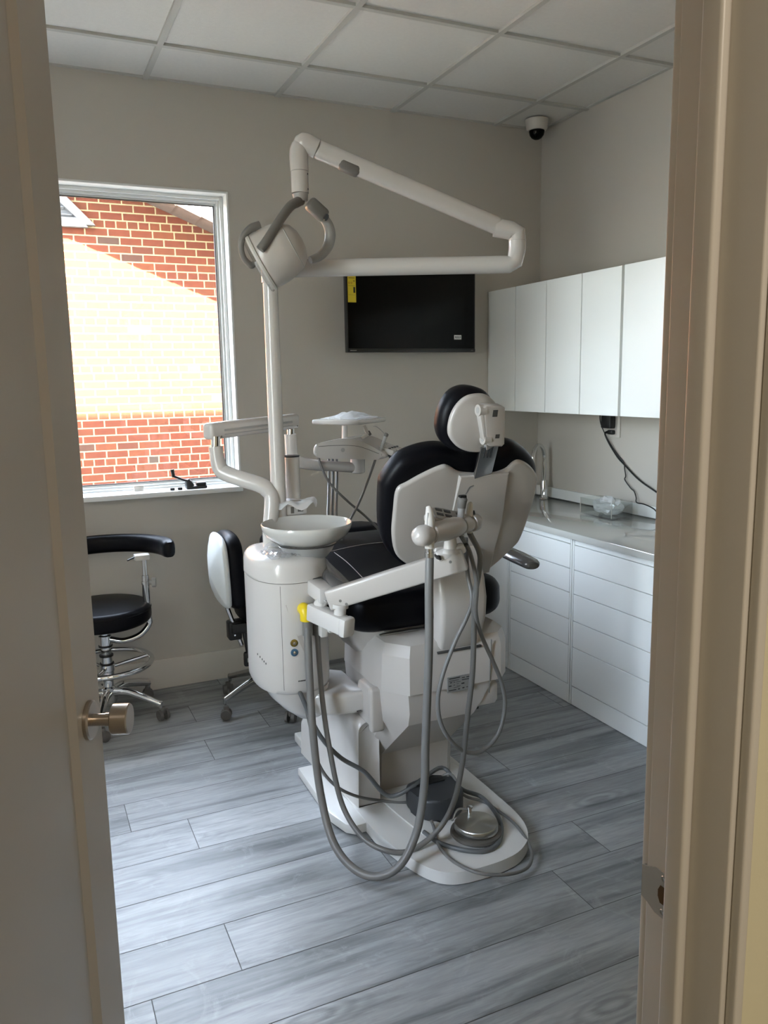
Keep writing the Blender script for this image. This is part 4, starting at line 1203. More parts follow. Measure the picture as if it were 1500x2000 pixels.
# lamp head: drum with its mirror facing left, away from the chair
HC = Vector((0.7801, 2.5000, 1.8948))
ax = Vector((-.80, .36, -.46)).normalized()
bm = new()
lathe(bm, [(.002, -.091), (.03, -.088), (.056, -.077), (.075, -.056), (.0855, -.026), (.090, .008), (.0895, .043), (.086, .050)], HC, ax, 48)
head = obj('lamp_housing', bm, SHELL, lampo, sharp=60)
bm = new(); lathe(bm, [(.082, .048), (.091, .050), (.0925, .056), (.089, .062), (.082, .060)], HC, ax, 48, cap=False); obj('rim', bm, STRIP, head)
bm = new(); lathe(bm, [(.087, .056), (.07, .040), (.04, .028), (.002, .024)], HC, ax, 48, cap=False); obj('reflector', bm, MIRROR, head)
bm = new(); lathe(bm, [(.0, .0605), (.090, .061), (.093, .066), (.090, .071), (.0, .075)], HC, ax, 48); obj('front_cover', bm, ACRYL, head)
bm = new(); lathe(bm, [(.0745, -.0572), (.0765, -.0555), (.0760, -.0537)], HC, ax, 48, cap=False); obj('housing_seam', bm, LGREY, head)
# yoke: two grey arms from the neck down to the sides of the head
J = N0 + Vector((.006, -.004, -.165))
bm = new()
tube(bm, [J + Vector((-.004, 0, .012)), J + Vector((-.022, -.010, .004)), (0.8173, 2.4750, 2.0315), (0.7631, 2.4400, 1.9692), (0.7262, 2.4250, 1.9201), (0.7045, 2.4250, 1.8939)], [.014, .0155, .0145, .014, .014, .0135], 16, n=6)
obj('yoke_arm', bm, GREYP, lampo, sharp=60)
bm = new()
tube(bm, [(0.9394, 2.5200, 2.0251), (0.9631, 2.5250, 1.9960), (0.9711, 2.5300, 1.9656), (0.9650, 2.5400, 1.9317), (0.9412, 2.5500, 1.9031), (0.9054, 2.5450, 1.8880)], [.014, .017, .018, .017, .015, .012], 16, n=6)
obj('yoke_arm', bm, LGREY, lampo, sharp=60)
bm = new(); beam(bm, V((0.8904, 2.5050, 2.0592)), V((0.9456, 2.5000, 2.0140)), .044, .042, .012, seg=3); jb = obj('tilt_joint', bm, GREYP, lampo)
bm = new(); lathe(bm, [(.0, 0), (.011, 0), (.011, .004), (.0, .006)], V((0.9381, 2.4800, 2.0114)), (.5, -.7, -.5), 18); obj('tilt_knob', bm, DGREY, jb)
# front grip handle
bm = new()
tube(bm, [(0.7277, 2.5000, 1.9759), (0.6998, 2.5000, 1.9667), (0.6759, 2.5050, 1.9421), (0.6692, 2.5100, 1.9078), (0.6788, 2.5150, 1.8785), (0.7004, 2.5200, 1.8602), (0.7104, 2.5200, 1.8652)], [.0145, .0125, .010, .009, .009, .0105, .009], 14)
obj('grip_handle', bm, GREYP, lampo, sharp=60)

# ==================================================================== DELIVERY ARM WITH INSTRUMENT TABLE
dl = thing('instrument_table', (.80, 2.75, .93), 'white instrument delivery head with tray on jointed arm behind the lamp pole', 'instrument table')
bm = new()
tube(bm, [(.762, 2.64, .93), (.762, 2.64, 1.0), (0.7771, 2.6550, 1.1002), (0.7649, 2.6650, 1.1321), (0.7430, 2.6750, 1.1503), (0.6847, 2.7100, 1.1719), (0.6391, 2.7400, 1.1915), (0.6244, 2.7500, 1.2075), (0.6167, 2.7550, 1.2431), (0.6139, 2.7570, 1.2839)], [.026, .026, .026, .027, .0275, .027, .027, .0265, .025, .024], 20, n=5)
obj('riser_tube', bm, WHITE, dl, sharp=60)
b0 = V((0.5866, 2.7570, 1.3362)); b1 = V((0.9921, 3.0200, 1.3481))
jp = V((0.6132, 2.7570, 1.3051))
bm = new(); cyl(bm, V((0.6137, 2.7570, 1.2804)), V((0.6157, 2.7570, 1.3191)), .0165, None, 20); obj('chrome_pin', bm, CHROME, dl)
bm = new(); beam(bm, b0, b1, .050, .058, .014, seg=4); bmn = obj('upper_beam', bm, WHITE, dl, sharp=50)
bm = new()
q = (b1 - b0).normalized(); sdn = q.cross(Vector((0, 0, 1))).normalized()
if sdn.y > 0: sdn = -sdn
beam(bm, b0 + q * .06 + sdn * .0245, b1 - q * .05 + sdn * .0245, .006, .008, .002)
beam(bm, b0 + q * .06 + sdn * .0245 + Vector((0, 0, -.014)), b1 - q * .05 + sdn * .0245 + Vector((0, 0, -.014)), .005, .003, .001)
obj('beam_groove', bm, LGREY, bmn)
bm = new()
for t in (.028, .034):
    pass
for k in (0.030, .044):
    lathe(bm, [(.0, 0), (.003, 0), (.003, .001), (.0, .0012)], b0 + q * k + sdn * .025 + Vector((0, 0, -.02)), sdn, 10)
lathe(bm, [(.0, 0), (.003, 0), (.003, .001), (.0, .0012)], b1 - q * .02 + sdn * .025 + Vector((0, 0, -.018)), sdn, 10)
obj('beam_screw', bm, GREYP, bmn)
bm = new(); cyl(bm, V((0.9647, 3.0000, 1.2941)), V((0.9660, 3.0000, 1.3299)), .0150, None, 20); obj('chrome_pin', bm, CHROME, dl)
bm = new()
tube(bm, [(0.9627, 3.0000, 1.2982), (0.9638, 3.0000, 1.2702), (0.9645, 3.0000, 1.2341), (0.9679, 3.0000, 1.2119), (0.9878, 3.0050, 1.1922), (1.0315, 3.0100, 1.1770), (1.1252, 3.0300, 1.1615), (1.2491, 3.0600, 1.1450)], [.0235, .024, .0235, .0245, .025, .0225, .021, .021], 20, n=5)
obj('lower_link', bm, WHITE, dl, sharp=60)
hub = V((1.2692, 3.0600, 1.1202))
bm = new(); lathe(bm, [(.02, .0), (.029, .003), (.0305, .01), (.0305, .055), (.028, .085), (.0, .086)], hub, (0, 0, 1), 28); obj('hub', bm, WHITE, dl)
# head body: profile across, extruded in depth
pr = [(1.0491, 2.9800, 1.2494), (1.0438, 2.9800, 1.2194), (1.0604, 2.9800, 1.2043), (1.1075, 2.9800, 1.1956), (1.2508, 2.9800, 1.1855), (1.3257, 2.9800, 1.1792), (1.3581, 2.9800, 1.1900), (1.3310, 2.9800, 1.2167), (1.2748, 2.9800, 1.2486), (1.2237, 2.9800, 1.2675), (1.1708, 2.9800, 1.2720), (1.1096, 2.9800, 1.2646), (1.0708, 2.9800, 1.2604)]
pr2 = [(p[0], p[2]) for p in pr]
bm = new()
prism(bm, curve2(pr2, 3), lambda u, v, w: Vector((u + .9 * (w - 2.98), w, v)), 2.98, 3.13, .016, 4)
hd_ = obj('delivery_head', bm, WHITE, dl, sharp=50)
bm = new(); c = V((1.1732, 2.9780, 1.2270)); lathe(bm, [(.0065, .0), (.0085, .0), (.0085, .0012), (.0065, .0012)], c + Vector((0, .002, 0)), (0, -1, 0), 28); lathe(bm, [(.0, 0), (.003, 0), (.003, .001), (.0, .001)], c + Vector((0, .002, 0)), (0, -1, 0), 12); obj('power_button', bm, LGREY, hd_)
bm = new(); tube(bm, [V((1.0702, 2.9795, 1.2463)), V((1.1524, 2.9795, 1.2463)), V((1.2407, 2.9795, 1.2379)), V((1.3305, 2.9795, 1.2042))], .0009, 6); obj('head_seam', bm, SEAM, hd_)
# instrument holders fanned at the right end
he = V((1.3812, 3.0300, 1.2019))
for k in range(4):
    b = he + Vector((.67, .74, 0)) * (-.005 + .036 * k) + Vector((.74, -.67, 0)) * .016 + Vector((0, 0, .004))
    bm = new(); beam(bm, b + Vector((-.04, .036, .018)), b + Vector((.018, -.016, -.006)), .024, .026, .007); hh = obj('instrument_holder', bm, WHITE, dl)
    bm = new(); lathe(bm, [(.0, 0), (.006, 0), (.006, .004), (.0, .005)], b + Vector((.004, -.004, .012)), (0, 0, 1), 12); obj('socket', bm, DGREY, hh)
    bm = new(); cyl(bm, b + Vector((.008, -.008, -.034)), b + Vector((.006, -.006, -.012)), .006, .008, 12); obj('hose_nut', bm, BLACK, hh)
# syringe leaning in the first holder and the white screen bracket
bm = new(); tube(bm, [(1.3445, 3.0000, 1.2124), (1.3590, 3.0000, 1.2433), (1.3710, 3.0000, 1.2701)], [.0055, .0065, .008], 12); sy2 = obj('air_water_syringe', bm, LGREY, dl)
bm = new(); lathe(bm, [(.0, -.008), (.008, -.006), (.0095, .0), (.008, .008), (.0, .010)], (1.3735, 3.0000, 1.2763), (.4, -.3, .8), 14); obj('syringe_head', bm, GREYP, sy2)
bm = new(); tube(bm, [(1.3689, 3.0000, 1.2807), (1.3463, 3.0000, 1.3026), (1.3281, 3.0000, 1.3138), (1.3167, 3.0000, 1.3142)], .0013, 8); obj('syringe_nozzle', bm, STEEL, sy2)
bm = new()
k0, k1, k2 = V((1.2844, 3.0200, 1.3167)), V((1.2996, 3.0200, 1.2826)), V((1.2719, 3.0200, 1.2671))
beam(bm, k0, k1, .014, .010, .002, up=(0, -1, 0)); beam(bm, k1, k2, .014, .010, .002, up=(0, -1, 0))
obj('handle_bracket', bm, WHITE, dl)
bm = new(); beam(bm, V((1.3030, 3.0220, 1.2949)), V((1.3141, 3.0220, 1.2777)), .008, .012, .003); obj('bracket_clip', bm, GREYP, dl)
# tray on its post, turned towards the chair
ta = math.radians(50)
tB = V((1.2348, 2.9500, 1.3257))
zt = tB.z + .010
tc = Vector((tB.x, tB.y, zt)) - Vector((math.cos(ta), -math.sin(ta), 0)) * .11 + Vector((math.sin(ta), math.cos(ta), 0)) * .125
TM = Matrix.Translation(tc) @ Matrix.Rotation(-ta, 4, 'Z')
bm = new(); cyl(bm, V((1.2114, 3.0550, 1.2594)), V((1.2130, 3.0550, 1.3200)), .0115, None, 20); obj('tray_post', bm, WHITE, dl)
bm = new()
box(bm, (-.11, -.125, -.010), (.11, .125, .010), .007, 3, TM)
tray = obj('tray', bm, WHITE, dl)
# hoses under the head
for i, (p, q_) in enumerate((((745, 0), 0), ((756, 0), 0), ((768, 0), 0))):
    b = he + Vector((.67, .74, 0)) * (-.005 + .036 * (i + 1)) + Vector((.74, -.67, 0)) * .024 + Vector((0, 0, -.030))
    hose('instrument_hose', [b, b + Vector((0, .002, -.08)), b + Vector((.002, .01, -.20)), b + Vector((-.02, .03, -.33)), b + Vector((-.14, .10, -.41)), b + Vector((-.30, .04, -.40))], .0050, HOSE, dl, 10)
hose('instrument_hose', [(1.0763, 3.0000, 1.2059), (1.0842, 2.9900, 1.1634), (1.1154, 2.9800, 1.0946), (1.1825, 2.9600, 1.0195), (1.2442, 2.9500, 0.9634), (1.3067, 2.9400, 0.8979), (1.3634, 2.9400, 0.8324)], .0050, HOSE, dl, 10)
hose('instrument_hose', [(1.3164, 2.9850, 1.1793), (1.2786, 2.9700, 1.1054), (1.2298, 2.9500, 1.0212), (1.1775, 2.9300, 0.9512), (1.1460, 2.9200, 0.9120), (1.1252, 2.9150, 0.8651), (1.1306, 2.9100, 0.8134), (1.1472, 2.9100, 0.7802)], .0050, HOSE, dl, 10)
for i, dx in enumerate((-6, 0, 6)):
    pts = [V((1.1673, 3.0800, 1.1905)), V((1.1597, 3.0600, 1.1145)), V((1.1320, 3.0000, 1.0287)), V((1.1032, 2.9300, 0.9578)), V((1.1031, 2.8800, 0.8736)), V((1.1236, 2.8700, 0.8199)), V((1.1358, 2.8700, 0.7896))]
    hose('supply_hose', [p + Vector((dx * .0032, .004 * i, 0)) for p in pts], .0055, HOSED if i == 1 else HOSE, dl, 10)

# crumpled sterile bag lying on the tray
bm = new()
rnd = random.Random(11)
n, m = 16, 8
g = []
for i in range(n + 1):
    row = []
    for j in range(m + 1):
        u, v = i / n, j / m
        hgt = (.006 + .028 * math.sin(PI * min(1, u * 1.05)) * (.4 + .6 * u)) * math.sin(PI * (.08 + .84 * v))
        row.append(bm.verts.new(TM @ Vector((-.085 + .165 * u, -.095 + .20 * v + rnd.uniform(-.005, .005), .0115 + hgt * rnd.uniform(.6, 1.2)))))
    g.append(row)
for i in range(n):
    for j in range(m):
        bm.faces.new((g[i][j], g[i + 1][j], g[i + 1][j + 1], g[i][j + 1]))
r2 = [bm.verts.new((v.co.x, v.co.y, zt + .0104)) for v in (g[0] + [g[i][m] for i in range(1, n + 1)] + g[n][:m][::-1] + [g[i][0] for i in range(n - 1, 0, -1)])]
loop = g[0] + [g[i][m] for i in range(1, n + 1)] + g[n][:m][::-1] + [g[i][0] for i in range(n - 1, 0, -1)]
for i in range(len(loop)):
    j = (i + 1) % len(loop)
    bm.faces.new((loop[i], loop[j], r2[j], r2[i]))
tag(obj('plastic_bag', bm, BAGW, sharp=12), 'crumpled clear plastic bag lying on the instrument tray', 'plastic bag')

# ==================================================================== STOOLS
def five_star(parent, cx, cy, a0, R, hubz, m=CHROME):
    for k in range(5):
        a = math.radians(a0 + 72 * k)
        d = Vector((math.cos(a), math.sin(a), 0))
        c = Vector((cx, cy, 0))
        bm = new()
        tube(bm, [c + d * .03 + Vector((0, 0, hubz)), c + d * .09 + Vector((0, 0, hubz + .004)), c + d * (R * .62) + Vector((0, 0, hubz - .014)), c + d * (R - .02) + Vector((0, 0, hubz - .040)), c + d * (R + .004) + Vector((0, 0, hubz - .048))],
             [.021, .019, .016, .013, .012], 12, n=5)
        cyl(bm, c + d * R + Vector((0, 0, .062)), c + d * R + Vector((0, 0, hubz - .036)), .007, .010, 12)
        leg = obj('leg', bm, m, parent, sharp=60)
        bm = new()
        t = Vector((-d.y, d.x, 0))
        w = c + d * (R + .004) + t * .012
        wd = (d * .6 + t * .8).normalized()
        for s in (-1, 1):
            cyl(bm, w + wd * s * .009 + Vector((0, 0, .0255)), w + wd * s * .023 + Vector((0, 0, .0255)), .025, .023, 22)
        box(bm, w + Vector((-.012, -.012, .030)), w + Vector((.012, .012, .064)), .006)
        obj('caster', bm, CASTER, leg, sharp=40)

st = thing('assistant_stool', (.275, 3.665, 0), 'black round stool with curved armrest and chrome foot ring beside open door', 'stool')
SX, SY = .275, 3.665
five_star(st, SX, SY, -34, .245, .128)
bm = new()
lathe(bm, [(.0, .070), (.030, .074), (.036, .090), (.034, .150), (.024, .156), (.024, .20), (.030, .204), (.030, .226), (.034, .230), (.034, .258), (.026, .262), (.026, .300), (.022, .304), (.022, .345), (.028, .35), (.028, .392), (.019, .396), (.019, .445), (.0, .446)], (SX, SY, 0), seg=28)
obj('gas_column', bm, CHROME, st, sharp=30)
bm = new()
for z in (.262, .300, .345):
    lathe(bm, [(.020, z - .006), (.0305, z - .004), (.0305, z + .004), (.020, z + .006)], (SX, SY, 0), seg=24, cap=False)
obj('column_collar', bm, BLACK, st)
bm = new()
tube(bm, [(SX + .195 * math.cos(2 * PI * k / 24), SY + .195 * math.sin(2 * PI * k / 24), .262) for k in range(24)], .0125, 12, 3, closed=True)
for k in range(3):
    a = math.radians(10 + 120 * k)
    cyl(bm, (SX + .025 * math.cos(a), SY + .025 * math.sin(a), .243), (SX + .19 * math.cos(a), SY + .19 * math.sin(a), .262), .0085, None, 12)
obj('foot_ring', bm, CHROME, st, sharp=60)
bm = new(); pillow(bm, oval(SX, SY, .208, .208, 48), xyz, .452, .535, .026, 6, crown=.012); seat1 = obj('seat', bm, VINYL, st, sharp=80)
bm = new(); tube(bm, [(SX + .2075 * math.cos(2 * PI * k / 36), SY + .2075 * math.sin(2 * PI * k / 36), .513) for k in range(36)], .0018, 6, 2, closed=True); obj('seat_piping', bm, VINYL, seat1)
bm = new(); lathe(bm, [(.0, .440), (.10, .442), (.105, .452), (.0, .453)], (SX, SY, 0), seg=24); obj('seat_plate', bm, BLACK, st)
# chrome arm swinging from under the seat up to the armrest
ap = Vector((.462, 3.63, 0))
bm = new()
tube(bm, [(SX + .02, SY - .01, .375), (SX + .08, SY - .03, .365), (SX + .15, SY - .035, .385), (ap.x + .004, ap.y, .43), (ap.x + .004, ap.y, .47), (ap.x, ap.y, .56)], .0135, 14)
cyl(bm, ap + Vector((0, 0, .50)), ap + Vector((0, 0, .655)), .0165, None, 18); cyl(bm, ap + Vector((0, 0, .64)), ap + Vector((0, 0, .742)), .0115, None, 18); cyl(bm, ap + Vector((0, 0, .615)), ap + Vector((0, 0, .628)), .0200, None, 18)
obj('armrest_post', bm, CHROME, st, sharp=50)
bm = new(); lathe(bm, [(.0, 0), (.010, 0), (.010, .012), (.021, .014), (.021, .030), (.0, .032)], ap + Vector((.014, -.004, .620)), (1, -.3, 0), 14); obj('height_knob', bm, LGREY, st)
arc = []
for k in range(11):
    a = math.radians(-4 + 17 * k)
    arc.append(Vector((SX + .01 + .275 * math.cos(a), SY - .13 + .27 * math.sin(a), .783)))
def sausage(bm, pts, w, h, n=4, seg=18, p=3):
    P = spline(pts, n); rs = []
    m = len(P)
    ends = [(0, .001), (0, .55), (0, .85)]
    for i, c in enumerate(P):
        d = (P[min(i + 1, m - 1)] - P[max(i - 1, 0)]).normalized()
        x = Vector((-d.y, d.x, 0)).normalized(); y = Vector((0, 0, 1))
        k = 1.0
        e = min(i, m - 1 - i)
        if e < 4: k = (.62, .88, .97, 1)[e]
        rs.append([c + x * u * k + y * v * (k * .5 + .5) for u, v in oval(0, 0, w / 2, h / 2, seg, p)])
    rings(bm, rs)
bm = new(); sausage(bm, arc, .062, .082); ar1 = obj('armrest', bm, VINYL, st, sharp=70)
bm = new(); box(bm, (ap.x - .042, ap.y - .022, .727), (ap.x + .024, ap.y + .030, .752), .005); obj('armrest_plate', bm, STRIP, st)
bm = new(); tube(bm, [(ap.x - .045, ap.y - .02, .745), (ap.x - .075, ap.y - .035, .738)], .004, 8, 2); obj('armrest_lever', bm, BLACK, st)

st2 = thing('operator_stool', (.985, 3.505, 0), 'black stool with white shelled backrest behind the spittoon unit', 'stool')
five_star(st2, .985, 3.505, 126 - 72 * 2, .25, .135, mat('dark chrome', (.5, .5, .49), .15, metal=1))
bm = new(); lathe(bm, [(.0, .075), (.030, .078), (.034, .15), (.026, .155), (.026, .26), (.018, .262), (.018, .42), (.0, .421)], (.985, 3.505, 0), seg=24); obj('gas_column', bm, BLACK, st2)
bm = new(); pillow(bm, oval(1.015, 3.505, .180, .185, 44, 2.3), xyz, .425, .540, .045, 6, crown=.01); obj('seat', bm, VINYL, st2, sharp=80)
bm = new(); box(bm, (.80, 3.45, .375), (1.02, 3.55, .425), .010); box(bm, (.79, 3.462, .345), (.85, 3.525, .43), .008); br = obj('tilt_mechanism', bm, BLACK, st2)
for z in (.37, .405):
    bm = new(); lathe(bm, [(.0, 0), (.005, 0), (.004, .002), (.0, .0022)], (.815, 3.462, z), (0, -1, 0), 10)
    obj('mechanism_bolt', bm, CHROME, br)
bm = new(); beam(bm, (.862, 3.47, .38), (.875, 3.462, .27), .022, .022, .006); box(bm, (.850, 3.448, .215), (.902, 3.474, .285), .010); lv = obj('tilt_lever', bm, BLACK, st2)
bm = new()      # pale pictogram on the lever
beam(bm, (.866, 3.4475, .238), (.866, 3.4475, .256), .004, .003, 0, up=(0, 1, 0)); beam(bm, (.866, 3.4475, .256), (.884, 3.4475, .262), .004, .003, 0, up=(0, 1, 0)); beam(bm, (.884, 3.4475, .262), (.886, 3.4475, .272), .004, .003, 0, up=(0, 1, 0)); beam(bm, (.876, 3.4475, .240), (.888, 3.4475, .240), .004, .003, 0, up=(0, 1, 0))
obj('lever_pictogram', bm, STICK, lv)
bm = new(); tube(bm, [(.772, 3.48, .58), (.778, 3.48, .545), (.802, 3.48, .46), (.832, 3.48, .365), (.848, 3.48, .315)], .0105, 14); obj('back_rod', bm, CHROME, st2)
bo = curve2([(-.145, .56), (-.12, .525), (-.05, .512), (.05, .512), (.12, .525), (.145, .56), (.150, .68), (.14, .79), (.10, .835), (.04, .85), (-.04, .85), (-.10, .835), (-.14, .79), (-.150, .68)], 4)
BKF = lambda u, v, w: Vector((.772 + w - .10 * (v - .68) * .35 - .04 * (u / .15) ** 2 * 0, 3.47 + u, v))
bm = new(); pillow(bm, bo, BKF, .004, .072, .028, 5, crown=.006); bp2 = obj('backrest', bm, VINYL, st2, sharp=80)
bm = new(); pillow(bm, inset(bo, .006), BKF, .006, -.022, .016, 5, crown=.034); obj('backrest_shell', bm, mat('pale shell', (.68, .70, .68), .35), st2, sharp=80)

# ==================================================================== TELEVISION
TX0, TX1, TZ0, TZ1, TY = 1.527, 2.268, 1.640, 2.062, 3.785
def tilt(x): return 0.0
tv = thing('television', ((TX0 + TX1) / 2, 3.86, TZ0), 'black flat television hung on the back wall under the lamp arm', 'television')
bm = new(); box(bm, (TX0, TY, TZ0), (TX1, TY + .030, TZ1), .003); box(bm, (TX0 + .12, TY + .028, TZ0 + .04), (TX1 - .12, TY + .062, TZ1 - .12), .01); body = obj('cabinet', bm, BLACK, tv)
bm = new(); box(bm, (TX0 + .008, TY - .0008, TZ0 + .020), (TX1 - .008, TY + .002, TZ1 - .008)); obj('screen', bm, SCREEN, tv)
bm = new(); box(bm, (TX0 + .001, TY - .003, TZ0 + .001), (TX1 - .001, TY + .003, TZ0 + .017), .002); bez = obj('bezel', bm, mat('dark bezel', (.012, .012, .012), .35), tv)
bm = new()
for i in range(7):
    box(bm, (TX0 + .016 + i * .0050, TY - .0034, TZ0 + .007), (TX0 + .0195 + i * .0050, TY - .0029, TZ0 + .0115))
obj('maker_print', bm, LGREY, bez)
bm = new(); box(bm, (TX1 - .028, TY - .0034, TZ0 + .008), (TX1 - .014, TY - .0029, TZ0 + .011)); obj('model_print', bm, GREYP, bez)
bm = new(); box(bm, ((TX0 + TX1) / 2 - .1, TY + .06, TZ0 + .1), ((TX0 + TX1) / 2 + .1, YB - .0005, TZ0 + .30), .004); obj('wall_bracket', bm, DGREY, tv)
sx0, sx1, sz0, sz1 = TX0 + .010, TX0 + .054, 1.884, 2.045
bm = new(); box(bm, (sx0, TY - .0016, sz0), (sx1, TY - .0008, sz1)); ys = obj('energy_sticker', bm, YELLOW, tv); ys['label'] = 'yellow sticker'
bm = new(); box(bm, (sx1 - .014, TY - .0020, 1.930), (sx1 - .004, TY - .0015, 1.958)); obj('sticker_block', bm, PRINT, ys); bm = new(); box(bm, (sx0 + .003, TY - .0020, 1.963), (sx1 - .004, TY - .0015, 1.9642)); box(bm, (sx1 - .0135, TY - .0020, 1.985), (sx1 - .006, TY - .0015, 1.9885)); box(bm, (sx0 + .003, TY - .0020, 1.9195), (sx1 - .003, TY - .0015, 1.9203)); box(bm, (sx0 + .005, TY - .0020, 2.000), (sx1 - .006, TY - .0015, 2.0025)); obj('sticker_print', bm, PRINT, ys)
text_mesh('sticker_price', '$18', REDP, ys, (sx0 + .003, TY - .0019, 1.973), (1, 0, 0), (0, 0, 1), .014)
bm = new(); box(bm, (2.138, TY - .0016, 1.706), (2.182, TY - .0008, 1.729)); ws = obj('paper_sticker', bm, STICK, tv); ws['label'] = 'small white sticker'
bm = new()
for i, wd in enumerate((.006, .004, .005, .003, .006)):
    box(bm, (2.1435 + i * .0070, TY - .0020, 1.7165), (2.1435 + i * .0070 + wd, TY - .0015, 1.7215))
box(bm, (2.146, TY - .0020, 1.7125), (2.174, TY - .0015, 1.7138)); obj('sticker_print', bm, PRINT, ws)

# ==================================================================== CABINETS
CX = 2.44
def wall_cab(name, y0, y1, doors, label):
    t = thing(name, ((CX + XR) / 2, (y0 + y1) / 2, 1.325), label, 'wall cabinet', 'white wall cabinets over the counter')
    bm = new(); box(bm, (CX + .021, y0 + .002, 1.325), (XR - .0005, y1 - .002, 1.972), .001, 1); obj('carcass', bm, CAB, t)
    for a, b, nm in doors:
        bm = new(); box(bm, (CX, a + .0015, 1.323), (CX + .0195, b - .0015, 1.974), .0012, 1); obj(nm, bm, CAB, t)
    return t
wall_cab('wall_cabinet', 2.838, 3.933, [(3.661, 3.933, 'filler_panel'), (3.389, 3.659, 'door'), (3.113, 3.388, 'door'), (2.839, 3.111, 'door')], 'white handleless wall cabinet with narrow filler, farther one by the corner')
wall_cab('wall_cabinet', 1.72, 2.827, [(2.552, 2.826, 'door'), (2.276, 2.550, 'door'), (2.0, 2.274, 'door'), (1.722, 1.998, 'door')], 'white handleless wall cabinet nearer the doorway, past the wide door gap')
DX = 2.225
def base_cab(y0, y1, label, first=False):
    t = thing('base_cabinet', ((DX + XR) / 2, (y0 + y1) / 2, 0), label, 'base cabinet', 'white base cabinets under the counter')
    bm = new(); box(bm, (DX + .020, y0 + .001, .002), (XR - .0005, y1 - .001, .783), .001, 1); obj('carcass', bm, CAB, t)
    bm = new(); box(bm, (DX + .001, y0 + .012, .002), (DX + .0195, y1 - .012, .090), .001, 1); obj('plinth_panel', bm, CAB, t)
    if first:
        bm = new(); box(bm, (DX, y0 + .013, .094), (DX + .0195, y1 - .013, .779), .0012, 1); obj('door', bm, CAB, t)
    else:
        bm = new(); box(bm, (DX + .001, y0 + .013, .757), (DX + .0195, y1 - .013, .782), .001, 1); obj('top_rail', bm, CAB, t)
        for a, b in ((.094, .278), (.281, .402), (.405, .528), (.531, .640), (.643, .754)):
            bm = new(); box(bm, (DX, y0 + .013, a), (DX + .0195, y1 - .013, b), .0012, 1); obj('drawer', bm, CAB, t)
    for a, b in ((y0 + .0005, y0 + .0105), (y1 - .0105, y1 - .0005)):
        bm = new(); box(bm, (DX, a, .002), (DX + .0195, b, .783), .0008, 1); obj('stile', bm, CAB, t)
    return t
base_cab(2.866, 3.372, 'white base cabinet of five drawers beyond the pair of stiles, beside dental chair')
base_cab(2.30, 2.862, 'white base cabinet of five drawers nearest the doorway')
base_cab(3.376, 3.932, 'white sink base cabinet in the far corner, mostly behind the chair', first=True)
bm = new()
box(bm, (2.205, 1.70, .784), (XR - .0005, 3.934, .814), .003, 2)
ct = tag(obj('countertop', bm, COUNTER), 'polished white stone countertop along the right wall', 'countertop')
bm = new(); box(bm, (XR - .016, 1.70, .8145), (XR - .0006, 3.918, .872), .002, 1); box(bm, (2.21, 3.918, .8145), (XR - .0006, 3.9345, .872), .002, 1); obj('backsplash', bm, CAB, ct)

# faucet
fb = Vector((2.700, 3.745, .8145))
fx = thing('faucet', fb, 'chrome gooseneck faucet at the back of the counter', 'faucet')
bm = new(); lathe(bm, [(.0, 0), (.026, 0), (.026, .006), (.021, .010), (.021, .105), (.019, .110), (.0, .111)], fb, (0, 0, 1), 24); obj('body', bm, CHROME, fx)
bm = new()
R_ = .078
pts = [fb + Vector((0, 0, .10)), fb + Vector((0, 0, .18)), fb + Vector((0, 0, .235))]
fd = Vector((-.86, -.5, 0)).normalized()
for k in range(1, 9):
    a = PI * k / 8
    pts.append(fb + fd * (R_ * (1 - math.cos(a))) + Vector((0, 0, .235 + R_ * math.sin(a))))
pts.append(fb + fd * (2 * R_) + Vector((0, 0, .205)))
tube(bm, pts, .0115, 16, 4); cyl(bm, fb + fd * 2 * R_ + Vector((0, 0, .19)), fb + fd * 2 * R_ + Vector((0, 0, .212)), .0135, None, 18); obj('spout', bm, CHROME, fx, sharp=60)
bm = new(); beam(bm, fb + Vector((-.012, -.018, .06)), fb + Vector((-.02, -.030, .062)), .016, .016, .004); beam(bm, fb + Vector((-.018, -.028, .063)), fb + Vector((-.026, -.034, .02)), .012, .006, .002); obj('lever', bm, BLACK if False else CHROME, fx)

# clear bin with a wad of wrapping
bin_ = thing('acrylic_bin', (2.640, 3.14, .8145), 'small clear acrylic bin standing on the counter', 'bin')
b_lo = Vector((2.575, 3.02, .8146)); b_hi = Vector((2.705, 3.26, .895))
bm = new()
t = .003
box(bm, b_lo, (b_hi.x, b_hi.y, b_lo.z + t)); box(bm, (b_lo.x, b_lo.y, b_lo.z + t), (b_lo.x + t, b_hi.y, b_hi.z)); box(bm, (b_hi.x - t, b_lo.y, b_lo.z + t), (b_hi.x, b_hi.y, b_hi.z))
box(bm, (b_lo.x + t, b_lo.y, b_lo.z + t), (b_hi.x - t, b_lo.y + t, b_hi.z)); box(bm, (b_lo.x + t, b_hi.y - t, b_lo.z + t), (b_hi.x - t, b_hi.y, b_hi.z))
obj('clear_wall', bm, ACRYL, bin_)
bm = new()
for y in (b_lo.y + .0015, b_hi.y - .0015):
    beam(bm, (b_lo.x + .0015, y, b_lo.z + .003), (b_lo.x + .0015, y, b_hi.z), .003, .003, .0006)
obj('polished_edge', bm, STRIP, bin_)
bm = new()
rnd = random.Random(21)
r = bmesh.ops.create_icosphere(bm, subdivisions=3, radius=1)
for v in r['verts']:
    k = rnd.uniform(.72, 1.12)
    v.co = Vector((2.64 + v.co.x * .056 * k, 3.125 + v.co.y * .092 * k, .862 + v.co.z * .048 * k))
    v.co.z = max(v.co.z, .8182)
    v.co.x = max(min(v.co.x, 2.700), 2.5795); v.co.y = max(min(v.co.y, 3.2555), 3.0245)
